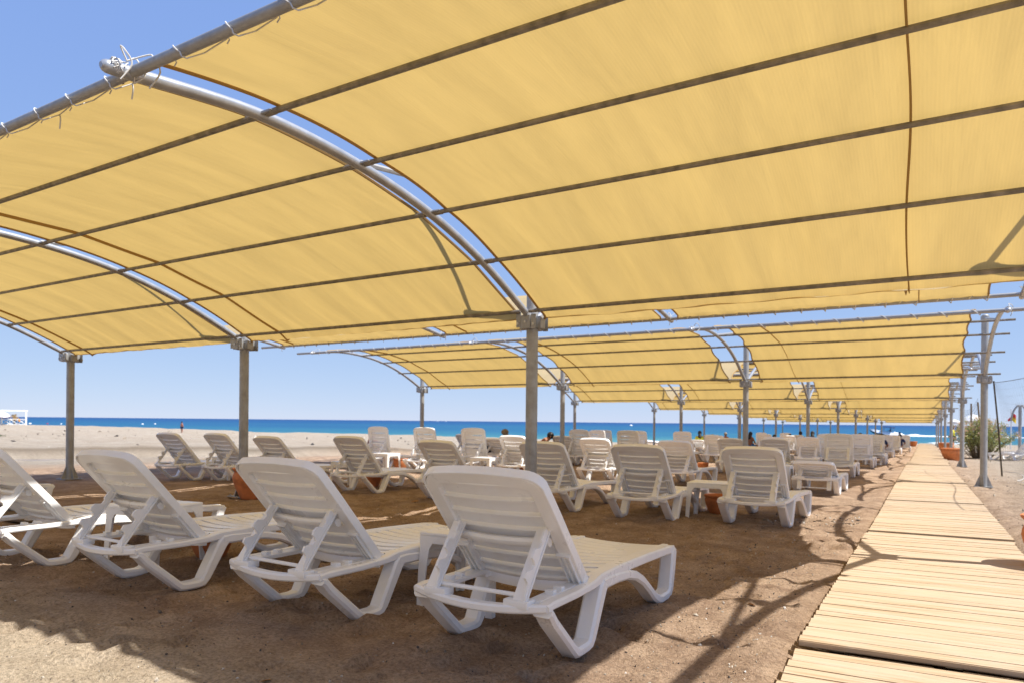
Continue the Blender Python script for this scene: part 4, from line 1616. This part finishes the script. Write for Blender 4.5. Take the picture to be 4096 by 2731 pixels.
# grass tufts on the open sand
for x_, y_, s, lb in [(-36.2, 13.6, .55, 'low green tuft of beach grass at the far left'), (-37.6, 13.3, .3, 'small tuft of beach grass left of the larger one')]:
    b = MB()
    for k in range(520):
        c_ = Vector((r_.normal(0, .55) * s, r_.normal(0, .3) * s, 0))
        d = Vector((r_.normal(0, .35), r_.normal(0, .35), 1)).normalized() * r_.uniform(.15, .38) * s
        b.add([c_ + Vector((-.02, 0, 0)), c_ + Vector((.02, 0, 0)), c_ + d], [(0, 1, 2)])
    b.sphere((0, 0, -.05), .9 * s, 12, 5, (1.1, .6, .12))
    o = b.build('grass_tuft', M['tuft'], None, False)
    o.location = (x_, y_, gz(x_, y_))
    tag(o, lb, 'grass tuft')

# ------------------------------------------------------------------ flag, post with bare arms, parasols
fx_, fy_ = 18.69, 60.0
flag = thing('lifeguard_flag', 'red and yellow lifeguard flag on a white pole at the right edge', 'flag', (fx_, fy_, gz(fx_, fy_)))
b = MB()
b.tube([(0, 0, -.1), (.02, 0, 3.15)], .04, 8)
b.build('pole', M['white_paint'], flag)
for nm, z0, z1, dx in (('red_flag', 2.62, 2.95, .02), ('yellow_flag', 2.32, 2.72, .02)):
    b = MB()
    rings = []
    for q in np.linspace(0, 1, 8):
        sw = .04 * math.sin(q * 7)
        rings.append([(dx + .30 * q, sw, z0 - .32 * q), (dx + .30 * q, sw, z1 - .28 * q), (dx + .30 * q, sw + .008, z1 - .28 * q), (dx + .30 * q, sw + .008, z0 - .32 * q)])
    b.loft(rings)
    b.build('cloth', M[nm], flag)
b = MB()
b.loft([[(-.02, 0, 2.25), (-.02, 0, 2.55), (-.02, .01, 2.55), (-.02, .01, 2.25)], [(-.20, .02, 2.18), (-.20, .02, 2.36), (-.20, .03, 2.36), (-.20, .03, 2.18)]])
b.build('pennant', M['red_flag'], flag)
ap = thing('bare_canopy_post', 'bare canopy post with drooping curved arms at the right edge', 'post', (17.8, 45.0, gz(17.8, 45)))
b = MB()
b.tube([(0, 0, -.1), (0, 0, 2.86)], .085, 10)
b.build('post', M['steel'], ap)
for s, hh in ((-1, .95), (1, .55)):
    b = MB()
    b.tube(catmull([(0, 0, 2.80), (s * .12, 0, 2.86), (s * .32, 0, 2.55), (s * .46, 0, 2.90 - hh)], 5), .05, 8)
    b.build('arm', M['steel'], ap)
b = MB()
b.tube([(-.25, 0, 2.93), (1.6, 0, 2.90)], .02, 6)
b.build('crossbar', M['steel'], ap)


def parasol(x_, y_, r, zt, zb, label, pole=True):
    o = thing('beach_parasol', label, 'parasol', (x_, y_, gz(x_, y_)), 0, 'white parasols behind the oleander')
    b = MB()
    n_ = 16
    rings = []
    for q in (0.02, .35, .7, 1.0):
        rings.append([(r * q * math.cos(2 * math.pi * k / n_), r * q * math.sin(2 * math.pi * k / n_), zt - (zt - zb) * q ** 1.5 - (.06 * r * q if k % 2 else 0)) for k in range(n_)])
    rings.append([(r * .98 * math.cos(2 * math.pi * k / n_), r * .98 * math.sin(2 * math.pi * k / n_), zb - .22) for k in range(n_)])
    b.loft(rings, True, False)
    b.build('canopy', M['umbrella_white'], o)
    b = MB()
    b.tube([(0, 0, -.2), (0, 0, zt + .1)], .03, 8)
    b.build('pole', M['white_paint'], o)


parasol(16.2, 60, .85, 2.75, 2.25, 'large white parasol top rising over the oleander')
parasol(15.4, 75, .55, 2.62, 2.40, 'small white parasol left of the large one')

# ------------------------------------------------------------------ far left: pergola, torn parasol, dry palm
HX, HY = -123.0, 51.5
pg = thing('beach_pergola', 'white open pergola with crossed railings at the far left', 'pergola', (HX, HY, gz(HX, HY)), R(67))
Wd, Ht = 3.5, 2.45
for sx_ in (-1, 1):
    for sy_ in (0, 1):
        b = MB()
        b.box(sx_ * Wd / 2 - .11, sx_ * Wd / 2 + .11, sy_ * 2.2 - .11, sy_ * 2.2 + .11, -.1, Ht)
        b.build('post', M['white_paint'], pg, False)
for sy_ in (0, 1):
    b = MB()
    b.box(-Wd / 2 - .15, Wd / 2 + .25, sy_ * 2.2 - .09, sy_ * 2.2 + .09, Ht + .003, Ht + .19)
    b.build('beam', M['white_paint'], pg, False)
for zz in (.15, 1.05):
    b = MB()
    b.box(-Wd / 2 + .111, Wd / 2 - .111, -.05, .05, zz - .06, zz + .06)
    b.build('rail', M['white_paint'], pg, False)
for k in range(3):
    xa, xb = -Wd / 2 + .12 + k * 1.08, -Wd / 2 + .12 + (k + 1) * 1.08
    for (za, zb_) in ((.15, 1.05), (1.05, .15)):
        b = MB()
        off = .055 if za < zb_ else -.055
        b.tube([(xa, off, za), (xb, off, zb_)], .05, 4)
        b.build('cross_brace', M['white_paint'], pg, False)
    b = MB()
    b.box(xb - .04, xb + .04, -.04, .04, .211, .989)
    b.build('baluster', M['white_paint'], pg, False)
b = MB()
b.sphere((0, 0, 0), .20, 10, 6, (.9, .7, 1.4))
o = b.build('orange_float', M['orange_float'])
p_ = Matrix.Rotation(R(67), 3, 'Z') @ Vector((.75, -.25, .85))
o.location = (HX + p_.x, HY + p_.y, gz(HX, HY) + p_.z)
tag(o, 'orange float hanging on the white pergola railing', 'float')
um = thing('torn_parasol', 'tilted white and purple parasol beside the pergola at the left edge', 'parasol', (HX - .5, HY - 2.0, gz(HX, HY) - .25))
b = MB()
rings = []
for q in (0.02, .4, .8, 1.0):
    rings.append([(1.25 * q * math.cos(2 * math.pi * k / 14), 1.25 * q * math.sin(2 * math.pi * k / 14), 2.75 - .6 * q ** 1.6) for k in range(14)])
b.loft(rings, True, False)
o = b.build('canopy', M['umbrella_white'], um)
o.rotation_euler = (0, R(20), 0)
b = MB()
rings = []
for q in (1.0, 1.04, .98):
    rings.append([(1.26 * q * math.cos(2 * math.pi * k / 14), 1.26 * q * math.sin(2 * math.pi * k / 14), 2.15 - .2 * (q < 1) + .02) for k in range(14)])
b.loft(rings, True, False)
o = b.build('valance', M['umbrella_purple'], um)
o.rotation_euler = (0, R(20), 0)
b = MB()
b.tube([(.3, 0, -.1), (.9, 0, 2.6)], .05, 8)
b.build('pole', M['white_paint'], um)
pm = thing('dry_palm', 'dry brown palm fronds standing behind the pergola railing', 'palm', (HX - .3, HY + .2, gz(HX, HY)))
b = MB()
for k in range(46):
    az = r_.uniform(0, 2 * math.pi)
    rr = r_.uniform(.2, .75)
    hh = r_.uniform(.9, 1.9)
    pts = catmull([(0, 0, .6), (rr * .4 * math.cos(az), rr * .4 * math.sin(az), hh), (rr * math.cos(az), rr * math.sin(az), hh - .5 * rr)], 4)
    b.tube(pts, .05, 4, False, [.06 - .004 * i for i in range(len(pts))])
b.build('frond', M['dry_frond'], pm)
b = MB()
b.tube([(0, 0, -.1), (.03, 0, .9)], .14, 8)
b.build('trunk', M['twig'], pm)

# ------------------------------------------------------------------ sea traffic
bt = thing('speedboat', 'white speedboat with a navy bimini running left across the water', 'boat', (6.0, 155.0, SEA), R(180 - 4))
bt.rotation_euler = (0, R(-6), R(176))
sec = []
for q, hw, keel, gun in [(-2.6, .95, -.05, .72), (-1.5, 1.05, -.12, .78), (0, 1.05, -.15, .88), (1.2, .88, -.05, .98), (2.1, .55, .25, 1.06), (2.75, .16, .62, 1.12), (2.95, .02, .90, 1.13)]:
    sec.append((q, hw, keel, gun))
hl, st_ = MB(), MB()
rings = []
for q, hw, k0, g0 in sec:
    rings.append([(q, 0, k0), (q, hw * .75, k0 + .22), (q, hw * .95, (k0 + g0) * .52), (q, hw * .95, (k0 + g0) * .52 + .01), (q, -hw * .95, (k0 + g0) * .52 + .01), (q, -hw * .95, (k0 + g0) * .52), (q, -hw * .75, k0 + .22)])
hl.loft(rings)
hl.build('hull', M['hull_teal'], bt)
rings = []
for q, hw, k0, g0 in sec:
    zb = (k0 + g0) * .52 + .012
    rings.append([(q, hw * 1.06, zb), (q, hw * .62, g0), (q, hw * .55, g0 + .05), (q, -hw * .55, g0 + .05), (q, -hw * .62, g0), (q, -hw * 1.06, zb)])
st_.loft(rings)
st_.build('topsides', M['hull_white'], bt)
b = MB()
b.loft([[(.9, -.7, .98), (.9, .7, .98), (.85, .7, .98), (.85, -.7, .98)], [(.45, -.6, 1.42), (.45, .6, 1.42), (.40, .6, 1.42), (.40, -.6, 1.42)]])
b.build('windscreen', M['glass_dark'], bt)
b = MB()
b.loft([[(x_, y_, z_ + 1.95 - .12 * (y_ / .8) ** 2) for y_, z_ in ((-.85, 0), (-.4, 0), (.4, 0), (.85, 0), (.85, .06), (.4, .07), (-.4, .07), (-.85, .06))] for x_ in (-1.6, -.9, -.2, .5)])
b.build('bimini', M['canvas_navy'], bt)
for x_ in (-1.5, .4):
    for y_ in (-.8, .8):
        b = MB()
        b.tube([(x_ * .6, y_, .85), (x_, y_ * .98, 1.86)], .03, 6)
        b.build('bimini_leg', M['steel'], bt)
b = MB()
b.bbox_bev(-2.75, -2.35, -.22, .22, .3, 1.15, .06)
b.build('outboard_motor', M['cloth_navy'], bt)
person(7.0, 155.0, 80, 'sit', 'skin_tan', 'cloth_blue', 'hair_dark', 'person in blue at the stern of the speedboat', SEA + .65, .95, False, 'cloth_navy')
# wake
b = MB()
rings = []
for i, q in enumerate(np.linspace(0, 1, 90)):
    x_ = 7.6 + q * 90
    yc = 155.2 + 26 * q ** 1.2
    wd = 1.2 + 8 * q
    hh = (.65 * math.exp(-q * 30) + .12 * math.exp(-q * 5) + .06) * (1 + .35 * math.sin(i * 2.1) + .2 * math.sin(i * 5.3))
    rings.append([(x_, yc + wd * a, SEA + .01 + hh * max(0, 1 - a * a * 4) * (1 + .2 * math.sin(i * 3 + a * 9))) for a in np.linspace(-.5, .5, 9)])
b.loft(rings, False, False)
tag(b.build('wake', M['foam']), 'white foaming wake behind the speedboat', None, None, 'stuff')
# surf lines near the shore
b = MB()
r2 = np.random.default_rng(5)
for k in range(14):
    x0 = r2.uniform(-60, 30)
    yb = float(np.interp(x0, SHX, SHY)) + r2.uniform(4, 16)
    Ls = r2.uniform(2, 9)
    rings = []
    for q in np.linspace(0, 1, 12):
        wd = r2.uniform(.15, .7) * math.sin(math.pi * q) + .03
        rings.append([(x0 + Ls * q, yb + .3 * math.sin(q * 6 + k) - wd * .5, SEA + .02), (x0 + Ls * q, yb + .3 * math.sin(q * 6 + k), SEA + .02 + .04 * math.sin(math.pi * q)), (x0 + Ls * q, yb + .3 * math.sin(q * 6 + k) + wd, SEA + .02)])
    b.loft(rings, False, False)
for k in range(4):
    x0 = r2.uniform(12.0, 17)
    yb = 96 + r2.uniform(0, 14)
    rings = []
    for q in np.linspace(0, 1, 10):
        wd = r2.uniform(.2, .7) * math.sin(math.pi * q) + .05
        rings.append([(x0 + 3 * q, yb - wd * .5, SEA + .02), (x0 + 3 * q, yb, SEA + .02 + .12 * math.sin(math.pi * q)), (x0 + 3 * q, yb + wd, SEA + .02)])
    b.loft(rings, False, False)
tag(b.build('surf', M['foam']), 'small lines of white surf near the shore', None, None, 'stuff')
for x_, y_, s, kk, lb in [(-231, 102, .62, 'white_paint', 'white buoy on the sea just right of the pergola'), (-232, 107.5, .42, 'red_flag', 'red buoy on the sea left of the first post'),
                          (-224, 107.8, .42, 'white_paint', 'pale buoy on the sea beside the first post'), (-219.8, 132, .60, 'white_paint', 'white buoy left of the standing man, farther left of two'),
                          (-230, 142.8, .55, 'white_paint', 'white buoy left of the standing man, nearer to him'), (-160, 441, 1.6, 'white_paint', 'lone white buoy far out between two slim posts')]:
    b = MB()
    b.sphere((0, 0, .25), 1.0, 12, 7, (1.1, 1.1, .75))
    o = b.build('buoy', M[kk])
    o.location = (x_, y_, SEA)
    o.scale = (s * .62, s * .62, s * .62)
    tag(o, lb, 'buoy', 'buoys on the water')
for x_, y_, lb in [(-1250, 1660, 'tiny white boat on the horizon left of the central post, left of two'), (-1233, 1678, 'tiny white boat on the horizon left of the central post, right of two')]:
    b = MB()
    b.loft([[(-4.5, -1.4, 0), (-4.5, 1.4, 0), (-4.5, 1.4, 1.3), (-4.5, -1.4, 1.3)], [(2, -1.4, 0), (2, 1.4, 0), (2, 1.4, 1.5), (2, -1.4, 1.5)], [(5, -.1, .6), (5, .1, .6), (5, .1, 1.8), (5, -.1, 1.8)]])
    b.box(-2.5, .8, -1.0, 1.0, 1.3, 2.8)
    o = b.build('motorboat', M['hull_white'], None, False)
    o.location = (x_, y_, SEA)
    tag(o, lb, 'boat')

# ------------------------------------------------------------------ small litter on the sand
r3 = random.Random(9)
for x_, y_, s, kk, nm, lb, cat in [
    (6.85, 1.05, .05, 'dead_leaf', 'dead_leaf', 'curled orange dead leaf on the shaded sand behind the front row', 'leaf'),
    (11.00, -4.62, .018, 'dead_leaf', 'dead_leaf', 'small orange leaf on the sand in front of the nearest lounger', 'leaf'),
    (11.95, -2.15, .022, 'dead_leaf', 'dead_leaf', 'small brown leaf on the sunlit sand beside the boardwalk', 'leaf'),
    (8.02, -4.62, .022, 'towel_stripe', 'shell', 'pale broken shell on the sand at the lower left', 'shell'),
    (10.6, -4.5, .020, 'dead_leaf', 'dead_leaf', 'yellowish leaf scrap on the sand by the rear left foot of the nearest lounger', 'leaf')]:
    b = MB()
    n_ = 7
    rings = []
    for i in range(n_):
        q = i / (n_ - 1)
        wd = s * .6 * math.sin(math.pi * (.06 + .88 * q))
        rings.append([(s * (q * 2 - 1), -wd, .25 * wd + .3 * s * (q - .5) ** 2), (s * (q * 2 - 1), 0, .02 * s), (s * (q * 2 - 1), wd, .4 * wd + .2 * s * q)])
    b.loft(rings, False, False)
    o = b.build(nm, M['white_paint' if nm == 'shell' else kk])
    o.location = (x_, y_, gzd(x_, y_) + .006)
    o.rotation_euler = (r3.uniform(-.3, .3), r3.uniform(-.3, .3), r3.uniform(0, 6))
    tag(o, lb, cat)

# old duckboard half buried at the left
db = thing('duckboard', 'old brown duckboard lying on the sand at the left edge behind the lounger', 'duckboard', (4.45, -2.75, gz(4.45, -2.75) + .02), R(8))
dm_ = MB()
dm_.bbox_bev(-.85, .85, -.05, .05, -.012, .012, .004)
dmesh = dm_.mesh('plank', M['wood_pole'])
for k in range(7): link('plank', dmesh, db, (r3.uniform(-.02, .02), -.33 + .112 * k, .022), (0, 0, r3.uniform(-.01, .01)))
